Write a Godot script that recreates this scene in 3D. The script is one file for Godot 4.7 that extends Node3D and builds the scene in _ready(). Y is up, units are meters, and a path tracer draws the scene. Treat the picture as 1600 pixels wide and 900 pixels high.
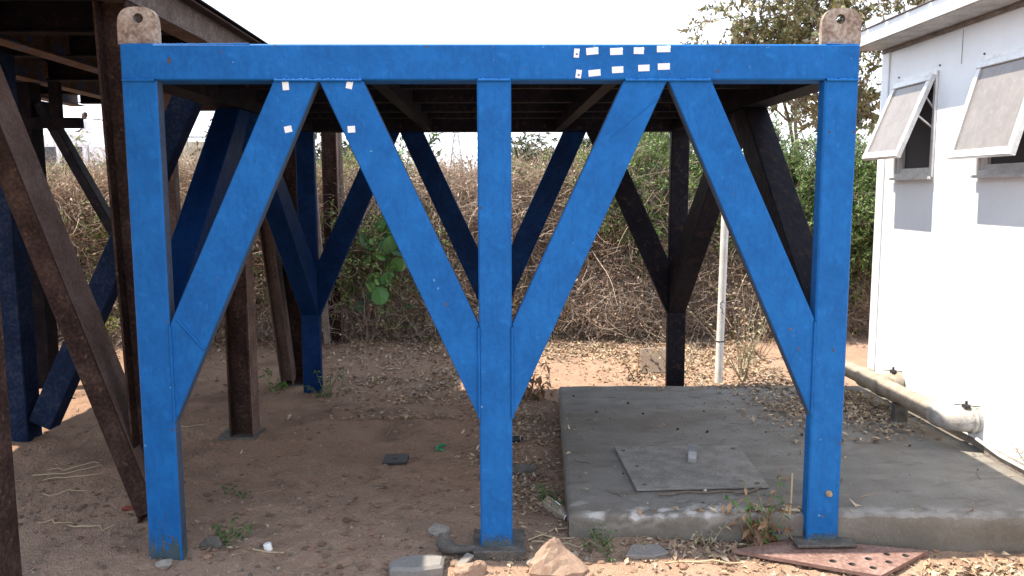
extends Node3D
# A blue welded steel stand beside a rusty one, a concrete tank cover and a white site cabin, in front of a dry vine hedge.

var rng := RandomNumberGenerator.new()
var taken := {}
var M := {}
var nz_a := FastNoiseLite.new()
var nz_b := FastNoiseLite.new()
var nz_c := FastNoiseLite.new()

# ------------------------------------------------------------------ mesh building
class MB:
	var v := PackedVector3Array()
	var n := PackedVector3Array()
	var c := PackedColorArray()
	var ix := PackedInt32Array()
	var col := Color(1, 1, 1)

	func tri(a: Vector3, b: Vector3, d: Vector3) -> void:   # counter-clockwise from outside
		var nn := (b - a).cross(d - a).normalized()
		var k := v.size()
		v.append(a); v.append(b); v.append(d)
		for i in 3:
			n.append(nn); c.append(col)
		ix.append(k); ix.append(k + 2); ix.append(k + 1)

	func quad(a: Vector3, b: Vector3, d: Vector3, e: Vector3) -> void:
		var nn := (d - a).cross(e - b).normalized()
		var k := v.size()
		v.append(a); v.append(b); v.append(d); v.append(e)
		for i in 4:
			n.append(nn); c.append(col)
		ix.append(k); ix.append(k + 2); ix.append(k + 1)
		ix.append(k); ix.append(k + 3); ix.append(k + 2)

	func inset(poly: PackedVector2Array, b: float) -> PackedVector2Array:
		var out := PackedVector2Array()
		var m := poly.size()
		for i in m:
			var p := poly[i]
			var d0 := (p - poly[(i + m - 1) % m]).normalized()
			var d1 := (poly[(i + 1) % m] - p).normalized()
			var n0 := Vector2(-d0.y, d0.x)
			var n1 := Vector2(-d1.y, d1.x)
			var s := n0 + n1
			var k: float = b * 2.0 / maxf(s.length_squared(), 0.35)
			out.append(p + s * k)
		return out

	# a counter-clockwise outline in the xy plane of T, drawn out from z0 to z1; both ends chamfered by bev (convex outlines only)
	func prism(poly: PackedVector2Array, T: Transform3D, z0: float, z1: float, bev := 0.0, caps := true, side: MB = null) -> void:
		var m := poly.size()
		var sd: MB = self if side == null else side
		if bev > 0.0:
			var ins := inset(poly, bev)
			for i in m:
				var j := (i + 1) % m
				var a := poly[i]; var b := poly[j]; var ai := ins[i]; var bi := ins[j]
				sd.quad(T * Vector3(a.x, a.y, z0 + bev), T * Vector3(b.x, b.y, z0 + bev), T * Vector3(b.x, b.y, z1 - bev), T * Vector3(a.x, a.y, z1 - bev))
				quad(T * Vector3(a.x, a.y, z1 - bev), T * Vector3(b.x, b.y, z1 - bev), T * Vector3(bi.x, bi.y, z1), T * Vector3(ai.x, ai.y, z1))
				quad(T * Vector3(ai.x, ai.y, z0), T * Vector3(bi.x, bi.y, z0), T * Vector3(b.x, b.y, z0 + bev), T * Vector3(a.x, a.y, z0 + bev))
			cap(ins, T, z1, true); cap(ins, T, z0, false)
			return
		for i in m:
			var j := (i + 1) % m
			quad(T * Vector3(poly[i].x, poly[i].y, z0), T * Vector3(poly[j].x, poly[j].y, z0), T * Vector3(poly[j].x, poly[j].y, z1), T * Vector3(poly[i].x, poly[i].y, z1))
		if caps:
			cap(poly, T, z1, true); cap(poly, T, z0, false)

	func cap(poly: PackedVector2Array, T: Transform3D, z: float, up: bool) -> void:
		var t := Geometry2D.triangulate_polygon(poly)
		for i in range(0, t.size(), 3):
			var a := poly[t[i]]; var b := poly[t[i + 1]]; var d := poly[t[i + 2]]
			var flip := ((b - a).cross(d - a) > 0.0) != up
			if flip:
				tri(T * Vector3(a.x, a.y, z), T * Vector3(d.x, d.y, z), T * Vector3(b.x, b.y, z))
			else:
				tri(T * Vector3(a.x, a.y, z), T * Vector3(b.x, b.y, z), T * Vector3(d.x, d.y, z))

	func box(lo: Vector3, hi: Vector3, bev := 0.0) -> void:
		prism(PackedVector2Array([Vector2(lo.x, lo.y), Vector2(hi.x, lo.y), Vector2(hi.x, hi.y), Vector2(lo.x, hi.y)]), Transform3D(), lo.z, hi.z, bev)

	# a profile carried from p0 to p1; side_hint gives the profile's x direction
	func bar(p0: Vector3, p1: Vector3, poly: PackedVector2Array, side_hint: Vector3, bev := 0.0) -> void:
		var z := (p1 - p0).normalized()
		var y := z.cross(side_hint).normalized()
		var x := y.cross(z)
		prism(poly, Transform3D(Basis(x, y, z), p0), 0.0, (p1 - p0).length(), bev)

	func tube(pts: PackedVector3Array, radii: PackedFloat32Array, sides: int, caps := true) -> void:
		var rings := []
		var m := pts.size()
		var up := Vector3(0.31, 0.87, 0.38)
		for i in m:
			var d := (pts[mini(i + 1, m - 1)] - pts[maxi(i - 1, 0)]).normalized()
			var x := d.cross(up)
			if x.length() < 0.05:
				x = d.cross(Vector3(0.9, 0.1, 0.3))
			x = x.normalized()
			up = x.cross(d).normalized()
			var r: float = radii[mini(i, radii.size() - 1)]
			var k := v.size()
			rings.append(k)
			for s in sides:
				var a := TAU * s / sides
				var o := x * cos(a) + up * sin(a)
				v.append(pts[i] + o * r); n.append(o); c.append(col)
		for i in m - 1:
			for s in sides:
				var s2 := (s + 1) % sides
				var a: int = rings[i] + s; var b: int = rings[i] + s2; var d2: int = rings[i + 1] + s2; var e: int = rings[i + 1] + s
				ix.append(a); ix.append(b); ix.append(d2); ix.append(a); ix.append(d2); ix.append(e)
		if caps and sides > 3:
			for e in [0, m - 1]:
				var d: Vector3 = (pts[0] - pts[1]).normalized() if e == 0 else (pts[m - 1] - pts[m - 2]).normalized()
				var k := v.size()
				for s in sides:
					v.append(v[rings[e] + s]); n.append(d); c.append(col)
				for s in range(1, sides - 1):
					if e == 0:
						ix.append(k); ix.append(k + s); ix.append(k + s + 1)
					else:
						ix.append(k); ix.append(k + s + 1); ix.append(k + s)

	# profile points (radius, height) turned round the y axis of T
	func lathe(prof: PackedVector2Array, T: Transform3D, sides: int) -> void:
		for i in prof.size() - 1:
			var p := prof[i]; var q := prof[i + 1]
			var nr := Vector2(q.y - p.y, p.x - q.x).normalized()
			for s in sides:
				var a0 := TAU * s / sides; var a1 := TAU * (s + 1) / sides
				var k := v.size()
				for w in [[p, a0], [p, a1], [q, a1], [q, a0]]:
					v.append(T * Vector3(w[0].x * cos(w[1]), w[0].y, -w[0].x * sin(w[1])))
					n.append((T.basis * Vector3(nr.x * cos(w[1]), nr.y, -nr.x * sin(w[1]))).normalized()); c.append(col)
				ix.append(k); ix.append(k + 2); ix.append(k + 1); ix.append(k); ix.append(k + 3); ix.append(k + 2)

	# a grid of points given row by row, smooth normals
	func sheet(pts: PackedVector3Array, cols: PackedColorArray, w: int, h: int) -> void:
		var k := v.size()
		for j in h:
			for i in w:
				var a := pts[j * w + mini(i + 1, w - 1)] - pts[j * w + maxi(i - 1, 0)]
				var b := pts[mini(j + 1, h - 1) * w + i] - pts[maxi(j - 1, 0) * w + i]
				v.append(pts[j * w + i]); n.append(b.cross(a).normalized())
				c.append(cols[j * w + i] if cols.size() > 0 else col)
		for j in h - 1:
			for i in w - 1:
				var a := k + j * w + i
				ix.append(a); ix.append(a + 1); ix.append(a + w)
				ix.append(a + 1); ix.append(a + w + 1); ix.append(a + w)

	func mesh() -> ArrayMesh:
		var arr := []
		arr.resize(Mesh.ARRAY_MAX)
		arr[Mesh.ARRAY_VERTEX] = v; arr[Mesh.ARRAY_NORMAL] = n; arr[Mesh.ARRAY_COLOR] = c; arr[Mesh.ARRAY_INDEX] = ix
		var am := ArrayMesh.new()
		am.add_surface_from_arrays(Mesh.PRIMITIVE_TRIANGLES, arr)
		return am

func P2(a: Array) -> PackedVector2Array:
	var o := PackedVector2Array()
	for i in range(0, a.size(), 2):
		o.append(Vector2(a[i], a[i + 1]))
	return o

func rect(w: float, h: float, ch := 0.0) -> PackedVector2Array:
	var x := w / 2; var y := h / 2
	if ch <= 0.0:
		return P2([-x, -y, x, -y, x, y, -x, y])
	return P2([-x + ch, -y, x - ch, -y, x, -y + ch, x, y - ch, x - ch, y, -x + ch, y, -x, y - ch, -x, -y + ch])

func hsec(w: float, h: float, tf: float, tw: float) -> PackedVector2Array:   # flanges face +-x
	var x := w / 2; var y := h / 2; var k := tw / 2
	return P2([-x, -y, -x + tf, -y, -x + tf, -k, x - tf, -k, x - tf, -y, x, -y, x, y, x - tf, y, x - tf, k, -x + tf, k, -x + tf, y, -x, y])

# ------------------------------------------------------------------ scene tree
func numbered(called: String) -> String:
	if not taken.has(called):
		taken[called] = 0
		return called
	taken[called] += 1
	return "%s_%03d" % [called, taken[called]]

func tag(o: Node3D, label: String, category: String, group := "", kind := "") -> void:
	o.set_meta("label", label); o.set_meta("category", category)
	if group != "": o.set_meta("group", group)
	if kind != "": o.set_meta("kind", kind)

func thing(called: String, label: String, category: String, at := Vector3.ZERO, group := "") -> Node3D:
	var o := Node3D.new()
	o.name = numbered(called); o.position = at
	add_child(o, true)
	tag(o, label, category, group)
	return o

# a mesh given in world places, as a part of thing t (or of a part)
func part(t: Node3D, called: String, mb: MB, m: Material, stuff := false) -> MeshInstance3D:
	var o := MeshInstance3D.new()
	o.name = called; o.mesh = mb.mesh(); o.material_override = m
	o.position = -t.global_position
	t.add_child(o, true)
	if stuff: o.set_meta("kind", "stuff")
	return o

func one(called: String, mb: MB, m: Material, label: String, category: String, group := "", at := Vector3.ZERO) -> MeshInstance3D:
	var o := MeshInstance3D.new()
	o.name = numbered(called); o.mesh = mb.mesh(); o.material_override = m; o.position = at
	add_child(o, true)
	tag(o, label, category, group)
	return o

func structure(called: String, mb: MB, m: Material) -> MeshInstance3D:
	var o := MeshInstance3D.new()
	o.name = numbered(called); o.mesh = mb.mesh(); o.material_override = m
	add_child(o, true)
	o.set_meta("kind", "structure")
	return o

func many(parent: Node3D, called: String, mesh: Mesh, m: Material, xf: Array, cols: Array = []) -> MultiMeshInstance3D:
	var mm := MultiMesh.new()
	mm.transform_format = MultiMesh.TRANSFORM_3D
	mm.use_colors = cols.size() > 0
	mm.mesh = mesh
	mm.instance_count = xf.size()
	for i in xf.size():
		mm.set_instance_transform(i, xf[i])
		if cols.size() > 0: mm.set_instance_color(i, cols[i])
	var o := MultiMeshInstance3D.new()
	o.multimesh = mm; o.material_override = m
	o.name = numbered(called) if parent == self else called
	parent.add_child(o, true)
	o.set_meta("kind", "stuff")
	return o

# ------------------------------------------------------------------ materials
var cache := {}
func noise_bytes(kind: String) -> PackedByteArray:
	if cache.has(kind): return cache[kind]
	var f := FastNoiseLite.new()
	match kind:
		"cloud": f.seed = 11; f.noise_type = FastNoiseLite.TYPE_SIMPLEX_SMOOTH; f.frequency = 0.008; f.fractal_octaves = 5
		"fine": f.seed = 23; f.noise_type = FastNoiseLite.TYPE_SIMPLEX; f.frequency = 0.06; f.fractal_octaves = 4
		"grit": f.seed = 37; f.noise_type = FastNoiseLite.TYPE_SIMPLEX; f.frequency = 0.25; f.fractal_octaves = 2
		"cell": f.seed = 41; f.noise_type = FastNoiseLite.TYPE_CELLULAR; f.frequency = 0.05; f.fractal_octaves = 2
		"spot": f.seed = 59; f.noise_type = FastNoiseLite.TYPE_SIMPLEX_SMOOTH; f.frequency = 0.03; f.fractal_octaves = 3
	var im := f.get_seamless_image(512, 512)
	im.convert(Image.FORMAT_L8)
	cache[kind] = im.get_data()
	return cache[kind]

func grad(stops: Array) -> Gradient:
	var g := Gradient.new()
	var offs := PackedFloat32Array(); var cs := PackedColorArray()
	for s in stops:
		offs.append(s[0]); cs.append(Color(s[1], s[2], s[3]).linear_to_srgb())
	g.offsets = offs; g.colors = cs
	return g

# mix: {noise: weight}; stops: [value, r, g, b] (linear); spots: [noise, from, to, r, g, b, strength]
func mat(key: String, mix: Dictionary, stops: Array, scale: float, rough: float, metal := 0.0, bump := 3.0, spots: Array = [], streak := 1.0) -> StandardMaterial3D:
	var lut: Array[Color] = []
	var g := grad(stops)
	for i in 256: lut.append(g.sample(i / 255.0))
	var srcs := []; var ws := []; var total := 0.0
	for k in mix:
		srcs.append(noise_bytes(k)); ws.append(mix[k]); total += mix[k]
	var im := Image.create(512, 512, false, Image.FORMAT_RGB8)
	var hm := Image.create(512, 512, false, Image.FORMAT_L8)
	var m0: PackedByteArray = srcs[0]; var w0: float = ws[0] / total
	var m1: PackedByteArray = srcs[mini(1, srcs.size() - 1)]; var w1: float = ws[1] / total if srcs.size() > 1 else 0.0
	var m2: PackedByteArray = srcs[mini(2, srcs.size() - 1)]; var w2: float = ws[2] / total if srcs.size() > 2 else 0.0
	var sp := []
	for s in spots: sp.append([noise_bytes(s[0]), s[1], s[2], Color(s[3], s[4], s[5]).linear_to_srgb(), s[6]])
	for y in 512:
		for x in 512:
			var k := y * 512 + x
			var val := m0[k] * w0 + m1[k] * w1 + m2[k] * w2
			var cc := lut[clampi(int((val - 128.0) * 1.9 + 128.0), 0, 255)]
			for s in sp:
				var t := smoothstep(s[1], s[2], s[0][(absi(y - 256) / 5) * 512 + x if s[4] < 0.0 else k] / 255.0)
				if t > 0.0: cc = cc.lerp(s[3], t * absf(s[4]))
			im.set_pixel(x, y, cc)
			hm.set_pixel(x, y, Color(val / 255.0, 0, 0))
	im.generate_mipmaps()
	var m := StandardMaterial3D.new()
	m.albedo_texture = ImageTexture.create_from_image(im)
	m.uv1_triplanar = true; m.uv1_world_triplanar = true
	m.uv1_scale = Vector3(scale, scale * streak, scale)
	m.roughness = rough; m.metallic = metal
	m.vertex_color_use_as_albedo = true
	if bump > 0.0:
		hm.bump_map_to_normal_map(bump)
		m.normal_enabled = true
		m.normal_texture = ImageTexture.create_from_image(hm)
	M[key] = m
	return m

func plain(key: String, r: float, g: float, b: float, rough := 0.7, metal := 0.0) -> StandardMaterial3D:
	var m := StandardMaterial3D.new()
	m.albedo_color = Color(r, g, b).linear_to_srgb()
	m.roughness = rough; m.metallic = metal
	m.vertex_color_use_as_albedo = true
	M[key] = m
	return m

func variant(key: String, of: String, r: float, g: float, b: float) -> StandardMaterial3D:
	var m: StandardMaterial3D = M[of].duplicate()
	m.albedo_color = Color(r, g, b).linear_to_srgb()
	M[key] = m
	return m

func leafy(key: String, r: float, g: float, b: float, trans: float, rough := 0.5) -> void:
	var m := plain(key, r, g, b, rough)
	m.backlight_enabled = true
	m.backlight = Color(r * trans, g * trans, b * trans * 0.6).linear_to_srgb()
	m.cull_mode = BaseMaterial3D.CULL_DISABLED

func make_materials() -> void:
	mat("blue", {"cloud": 1.0, "fine": 0.55, "spot": 0.5}, [[0.0, 0.0065, 0.098, 0.315], [0.5, 0.0085, 0.12, 0.375], [1.0, 0.011, 0.142, 0.43]], 0.9, 0.62, 0.0, 1.8,
		[["spot", 0.78, 0.86, 0.02, 0.17, 0.48, 0.4], ["fine", 0.80, 0.9, 0.008, 0.08, 0.26, 0.7], ["fine", 0.58, 0.80, 0.007, 0.09, 0.295, -0.4], ["grit", 0.80, 0.95, 0.02, 0.15, 0.42, -0.25]])
	M.blue.metallic_specular = 0.3
	mat("blue_shaded", {"cloud": 1.0, "fine": 0.6, "spot": 0.6}, [[0.0, 0.002, 0.016, 0.066], [0.5, 0.003, 0.023, 0.094], [1.0, 0.006, 0.036, 0.13]], 0.9, 0.5, 0.0, 1.8,
		[["fine", 0.76, 0.88, 0.05, 0.032, 0.022, 0.8]])  # stand blue with the shade of its rear and left side put in
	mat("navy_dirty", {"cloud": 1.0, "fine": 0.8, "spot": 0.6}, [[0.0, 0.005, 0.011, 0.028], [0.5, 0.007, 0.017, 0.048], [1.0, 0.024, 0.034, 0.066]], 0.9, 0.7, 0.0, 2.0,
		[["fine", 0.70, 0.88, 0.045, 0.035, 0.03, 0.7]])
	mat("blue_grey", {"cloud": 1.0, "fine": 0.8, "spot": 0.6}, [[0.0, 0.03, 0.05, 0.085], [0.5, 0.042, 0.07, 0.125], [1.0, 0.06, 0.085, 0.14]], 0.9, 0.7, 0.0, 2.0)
	mat("steel_shaded", {"cloud": 1.0, "fine": 0.7, "spot": 0.6}, [[0.0, 0.008, 0.008, 0.013], [0.5, 0.014, 0.013, 0.019], [1.0, 0.024, 0.021, 0.024]], 0.9, 0.55, 0.0, 2.0,
		[["spot", 0.7, 0.85, 0.06, 0.035, 0.024, 0.7]])  # near-black for rear, side and inner members, shade put into the colour
	mat("rust", {"cloud": 1.0, "fine": 0.9, "grit": 0.4}, [[0.0, 0.055, 0.032, 0.025], [0.4, 0.085, 0.052, 0.041], [0.7, 0.115, 0.076, 0.062], [1.0, 0.16, 0.115, 0.097]], 1.1, 0.82, 0.0, 4.0,
		[["spot", 0.72, 0.86, 0.22, 0.17, 0.14, 0.5]])
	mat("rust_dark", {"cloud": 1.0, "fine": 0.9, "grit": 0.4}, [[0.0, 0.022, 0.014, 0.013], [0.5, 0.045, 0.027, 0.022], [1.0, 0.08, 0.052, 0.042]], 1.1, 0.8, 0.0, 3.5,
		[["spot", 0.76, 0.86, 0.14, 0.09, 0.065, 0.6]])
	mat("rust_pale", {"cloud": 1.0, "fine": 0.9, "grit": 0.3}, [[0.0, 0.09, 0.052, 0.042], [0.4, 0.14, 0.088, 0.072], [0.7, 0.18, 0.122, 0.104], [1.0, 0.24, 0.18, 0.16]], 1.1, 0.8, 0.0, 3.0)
	mat("deckdark", {"cloud": 1.0, "fine": 0.8}, [[0.0, 0.004, 0.004, 0.007], [0.5, 0.008, 0.007, 0.010], [1.0, 0.018, 0.013, 0.014]], 1.1, 0.8, 0.0, 2.0)
	for k in ["deckdark", "steel_shaded", "blue_shaded", "rust_dark", "navy_dirty"]: M[k].metallic_specular = 0.18
	mat("rust_blue", {"cloud": 1.0, "fine": 0.9, "grit": 0.4}, [[0.0, 0.035, 0.018, 0.013], [0.5, 0.09, 0.05, 0.037], [1.0, 0.18, 0.12, 0.09]], 1.1, 0.82, 0.0, 4.0,
		[["cloud", 0.66, 0.72, 0.02, 0.055, 0.20, 0.75]])
	mat("lug", {"cloud": 1.0, "fine": 0.8, "spot": 0.7}, [[0.0, 0.14, 0.088, 0.064], [0.4, 0.26, 0.19, 0.145], [0.75, 0.37, 0.30, 0.24], [1.0, 0.45, 0.385, 0.325]], 1.6, 0.75, 0.0, 2.5)
	mat("soil", {"cloud": 0.9, "fine": 0.9, "grit": 0.8}, [[0.0, 0.40, 0.28, 0.205], [0.35, 0.61, 0.445, 0.335], [0.65, 0.745, 0.565, 0.44], [1.0, 0.90, 0.72, 0.585]], 0.7, 0.95, 0.0, 9.0,
		[["grit", 0.82, 0.92, 0.92, 0.79, 0.68, 0.5], ["fine", 0.14, 0.22, 0.25, 0.17, 0.125, 0.6]])
	mat("concrete", {"cloud": 1.0, "fine": 0.6, "grit": 0.5}, [[0.0, 0.22, 0.20, 0.185], [0.4, 0.33, 0.31, 0.295], [0.7, 0.40, 0.38, 0.365], [1.0, 0.50, 0.485, 0.47]], 0.8, 0.88, 0.0, 3.0,
		[["spot", 0.74, 0.86, 0.55, 0.53, 0.51, 0.35], ["fine", 0.12, 0.22, 0.16, 0.145, 0.13, 0.6], ["grit", 0.86, 0.93, 0.08, 0.075, 0.07, 0.5]])
	mat("slabtop", {"cloud": 1.0, "fine": 0.6, "grit": 0.5}, [[0.0, 0.50, 0.475, 0.45], [0.4, 0.71, 0.69, 0.665], [0.7, 0.83, 0.815, 0.79], [1.0, 0.97, 0.96, 0.94]], 0.8, 0.9, 0.0, 3.0,
		[["fine", 0.12, 0.22, 0.36, 0.33, 0.30, 0.55], ["grit", 0.86, 0.93, 0.2, 0.19, 0.18, 0.5]])
	mat("mud_coat", {"cloud": 1.0, "fine": 0.9, "grit": 0.6}, [[0.0, 0.03, 0.06, 0.075], [0.5, 0.055, 0.085, 0.10], [1.0, 0.12, 0.125, 0.12]], 3.0, 0.85, 0.0, 2.0)
	mat("stone", {"cloud": 0.8, "fine": 1.0, "grit": 0.6}, [[0.0, 0.14, 0.12, 0.10], [0.5, 0.31, 0.275, 0.24], [1.0, 0.46, 0.43, 0.39]], 4.0, 0.9, 0.0, 5.0)
	mat("sandstone", {"cloud": 0.8, "fine": 1.0, "grit": 0.6}, [[0.0, 0.20, 0.125, 0.085], [0.5, 0.31, 0.21, 0.15], [1.0, 0.42, 0.31, 0.235]], 4.0, 0.9, 0.0, 5.0)
	mat("cladding", {"cloud": 1.0, "fine": 0.3}, [[0.0, 0.78, 0.82, 0.855], [0.5, 0.82, 0.855, 0.89], [1.0, 0.85, 0.88, 0.91]], 0.45, 0.38, 0.0, 0.5,
		[["fine", 0.86, 0.93, 0.5, 0.47, 0.42, 0.25]])  # bluish tint puts the skylit shadow colour into the white wall
	mat("trim", {"cloud": 1.0, "fine": 0.8}, [[0.0, 0.52, 0.50, 0.47], [0.5, 0.66, 0.645, 0.62], [1.0, 0.74, 0.73, 0.71]], 1.5, 0.45, 0.0, 1.0,
		[["fine", 0.78, 0.9, 0.30, 0.24, 0.18, 0.5]])
	mat("brownstrip", {"cloud": 1.0, "fine": 1.0}, [[0.0, 0.13, 0.105, 0.09], [0.5, 0.22, 0.185, 0.16], [1.0, 0.32, 0.28, 0.25]], 1.5, 0.7, 0.0, 2.0)
	mat("soffit", {"cloud": 1.0, "fine": 0.8}, [[0.0, 0.36, 0.34, 0.32], [0.5, 0.50, 0.49, 0.47], [1.0, 0.60, 0.59, 0.58]], 1.2, 0.6, 0.0, 1.0)
	mat("aluminium", {"cloud": 1.0, "fine": 0.8}, [[0.0, 0.50, 0.50, 0.50], [0.5, 0.66, 0.66, 0.66], [1.0, 0.76, 0.76, 0.76]], 2.0, 0.35, 0.35, 0.8,
		[["fine", 0.76, 0.9, 0.35, 0.33, 0.31, 0.5]])
	mat("film", {"cloud": 1.0, "spot": 0.7, "fine": 0.4}, [[0.0, 0.185, 0.165, 0.155], [0.5, 0.215, 0.195, 0.185], [1.0, 0.25, 0.23, 0.22]], 1.3, 0.22, 0.0, 0.0,
		[["spot", 0.76, 0.9, 0.33, 0.31, 0.29, 0.4]])
	mat("pvc", {"cloud": 1.0, "fine": 0.9, "grit": 0.4}, [[0.0, 0.20, 0.155, 0.115], [0.45, 0.30, 0.25, 0.195], [1.0, 0.40, 0.355, 0.295]], 2.2, 0.55, 0.0, 1.5,
		[["spot", 0.70, 0.86, 0.42, 0.40, 0.37, 0.5]])
	mat("fitting", {"cloud": 1.0, "fine": 0.9}, [[0.0, 0.26, 0.235, 0.21], [0.5, 0.40, 0.38, 0.355], [1.0, 0.52, 0.505, 0.485]], 2.6, 0.42, 0.0, 1.5,
		[["spot", 0.66, 0.8, 0.26, 0.21, 0.17, 0.7]])
	mat("whitepipe", {"cloud": 1.0, "fine": 0.9}, [[0.0, 0.56, 0.54, 0.49], [0.5, 0.74, 0.73, 0.70], [1.0, 0.82, 0.815, 0.80]], 2.0, 0.5, 0.0, 1.0)
	mat("redplate", {"cloud": 1.0, "fine": 1.0, "grit": 0.4}, [[0.0, 0.13, 0.068, 0.054], [0.4, 0.19, 0.108, 0.088], [0.75, 0.25, 0.155, 0.13], [1.0, 0.30, 0.205, 0.175]], 1.0, 0.78, 0.0, 1.5,
		[["spot", 0.74, 0.88, 0.32, 0.25, 0.215, 0.5]])
	mat("coverplate", {"cloud": 1.0, "fine": 0.8, "grit": 0.5}, [[0.0, 0.14, 0.125, 0.112], [0.5, 0.215, 0.197, 0.18], [1.0, 0.29, 0.27, 0.25]], 1.8, 0.8, 0.0, 2.0,
		[["spot", 0.74, 0.85, 0.13, 0.10, 0.08, 0.6]])
	mat("grime", {"cloud": 1.0, "fine": 1.0, "grit": 0.6}, [[0.0, 0.05, 0.045, 0.04], [0.5, 0.10, 0.09, 0.08], [1.0, 0.19, 0.17, 0.15]], 3.0, 0.9, 0.0, 4.0)
	mat("bark", {"cloud": 0.7, "fine": 1.0, "grit": 0.4}, [[0.0, 0.06, 0.045, 0.035], [0.5, 0.15, 0.115, 0.09], [1.0, 0.26, 0.21, 0.17]], 4.0, 0.95, 0.0, 5.0, [], 0.4)
	mat("farwall", {"cloud": 1.0, "fine": 0.7}, [[0.0, 0.36, 0.31, 0.23], [0.5, 0.50, 0.44, 0.34], [1.0, 0.60, 0.54, 0.44]], 0.6, 0.9, 0.0, 1.0)
	variant("rail_pale", "rust", 1.0, 1.0, 1.0)
	plain("white", 0.82, 0.82, 0.80, 0.55)
	plain("sticker", 0.80, 0.80, 0.78, 0.6)
	plain("chalk", 0.10, 0.26, 0.46, 0.8)
	plain("ink", 0.02, 0.05, 0.22, 0.6)
	plain("black", 0.012, 0.012, 0.013, 0.6)
	plain("dark_steel", 0.035, 0.033, 0.034, 0.55, 0.2)
	plain("zinc", 0.26, 0.26, 0.265, 0.45, 0.5)
	plain("screen", 0.06, 0.056, 0.06, 0.8)
	plain("lining", 0.22, 0.21, 0.20, 0.9)
	plain("bolt", 0.36, 0.27, 0.17, 0.6, 0.3)
	plain("green_plastic", 0.01, 0.22, 0.09, 0.4)
	plain("blue_plastic", 0.02, 0.06, 0.30, 0.4)
	plain("red_brick", 0.20, 0.045, 0.03, 0.85)
	plain("chip", 0.22, 0.20, 0.18, 0.9)
	plain("straw", 0.46, 0.36, 0.23, 0.85)
	plain("twig", 1.0, 1.0, 1.0, 0.9)
	plain("cloth", 1.0, 1.0, 1.0, 0.9)
	plain("mast", 0.50, 0.53, 0.56, 0.7)
	plain("lampgrey", 0.25, 0.26, 0.27, 0.6)
	plain("tyre", 0.02, 0.02, 0.02, 0.85)
	plain("cabglass", 0.03, 0.04, 0.05, 0.12)
	plain("truck_white", 0.74, 0.76, 0.78, 0.4)
	var g := plain("bottle", 0.55, 0.50, 0.42, 0.12)
	g.transparency = BaseMaterial3D.TRANSPARENCY_ALPHA
	g.albedo_color = Color(0.62, 0.58, 0.5, 0.32)
	leafy("leaf", 1, 1, 1, 0.4)
	leafy("deadleaf", 1, 1, 1, 0.12, 0.85)

# ------------------------------------------------------------------ ground
func gh(x: float, z: float) -> float:
	var h := nz_a.get_noise_2d(x * 60.0, z * 60.0) * 0.022 + nz_b.get_noise_2d(x * 60.0, z * 60.0) * 0.008
	var far := clampf((Vector2(x, z + 2.0).length() - 8.0) / 30.0, 0.0, 1.0)
	h += far * nz_a.get_noise_2d(x * 3.0, z * 3.0) * 0.6
	h += 0.05 * smoothstep(-4.2, -5.4, z)
	h -= 0.03 * smoothstep(0.0, 1.0, z)
	return h - 0.005

func axis(lo: float, hi: float, step: float, out: float) -> PackedFloat32Array:
	var a := PackedFloat32Array()
	var s := step; var p := lo
	var left := []
	while p > -out:
		s *= 1.28; p -= s; left.append(p)
	left.reverse()
	for q in left: a.append(q)
	p = lo
	while p < hi:
		a.append(p); p += step
	s = step
	while p < out:
		a.append(p); s *= 1.28; p += s
	return a

func build_ground() -> void:
	var xs := axis(-3.6, 3.1, 0.022, 420.0)
	var zs := axis(-5.2, 0.7, 0.022, 420.0)
	var pts := PackedVector3Array(); var cols := PackedColorArray()
	for z in zs:
		for x in xs:
			var lump := nz_c.get_noise_2d(x * 110.0, z * 110.0)
			var y := gh(x, z) + lump * 0.009 + maxf(nz_b.get_noise_2d(x * 330.0, z * 330.0), 0.0) * 0.012
			pts.append(Vector3(x, y, z))
			var t := 0.5 + 0.5 * nz_a.get_noise_2d(x * 25.0 + 70.0, z * 25.0)
			var u := 0.5 + 0.5 * nz_b.get_noise_2d(x * 30.0 - 50.0, z * 30.0)
			var base := Color(0.69, 0.565, 0.48).lerp(Color(0.79, 0.685, 0.60), t)
			base = base.lerp(Color(0.44, 0.36, 0.31), 0.8 * smoothstep(0.55, 0.8, u))
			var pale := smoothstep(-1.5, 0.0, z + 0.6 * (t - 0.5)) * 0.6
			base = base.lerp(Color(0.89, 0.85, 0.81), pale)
			base = base.lerp(Color(0.92, 0.83, 0.77), smoothstep(-2.7, -3.3, z) * smoothstep(-0.4, 0.6, x) * 0.8)  # soil lightened behind the stand: the sunlit patch put into the tint
			cols.append(base)
	var mb := MB.new()
	mb.sheet(pts, cols, xs.size(), zs.size())
	structure("ground", mb, M.soil)

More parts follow.
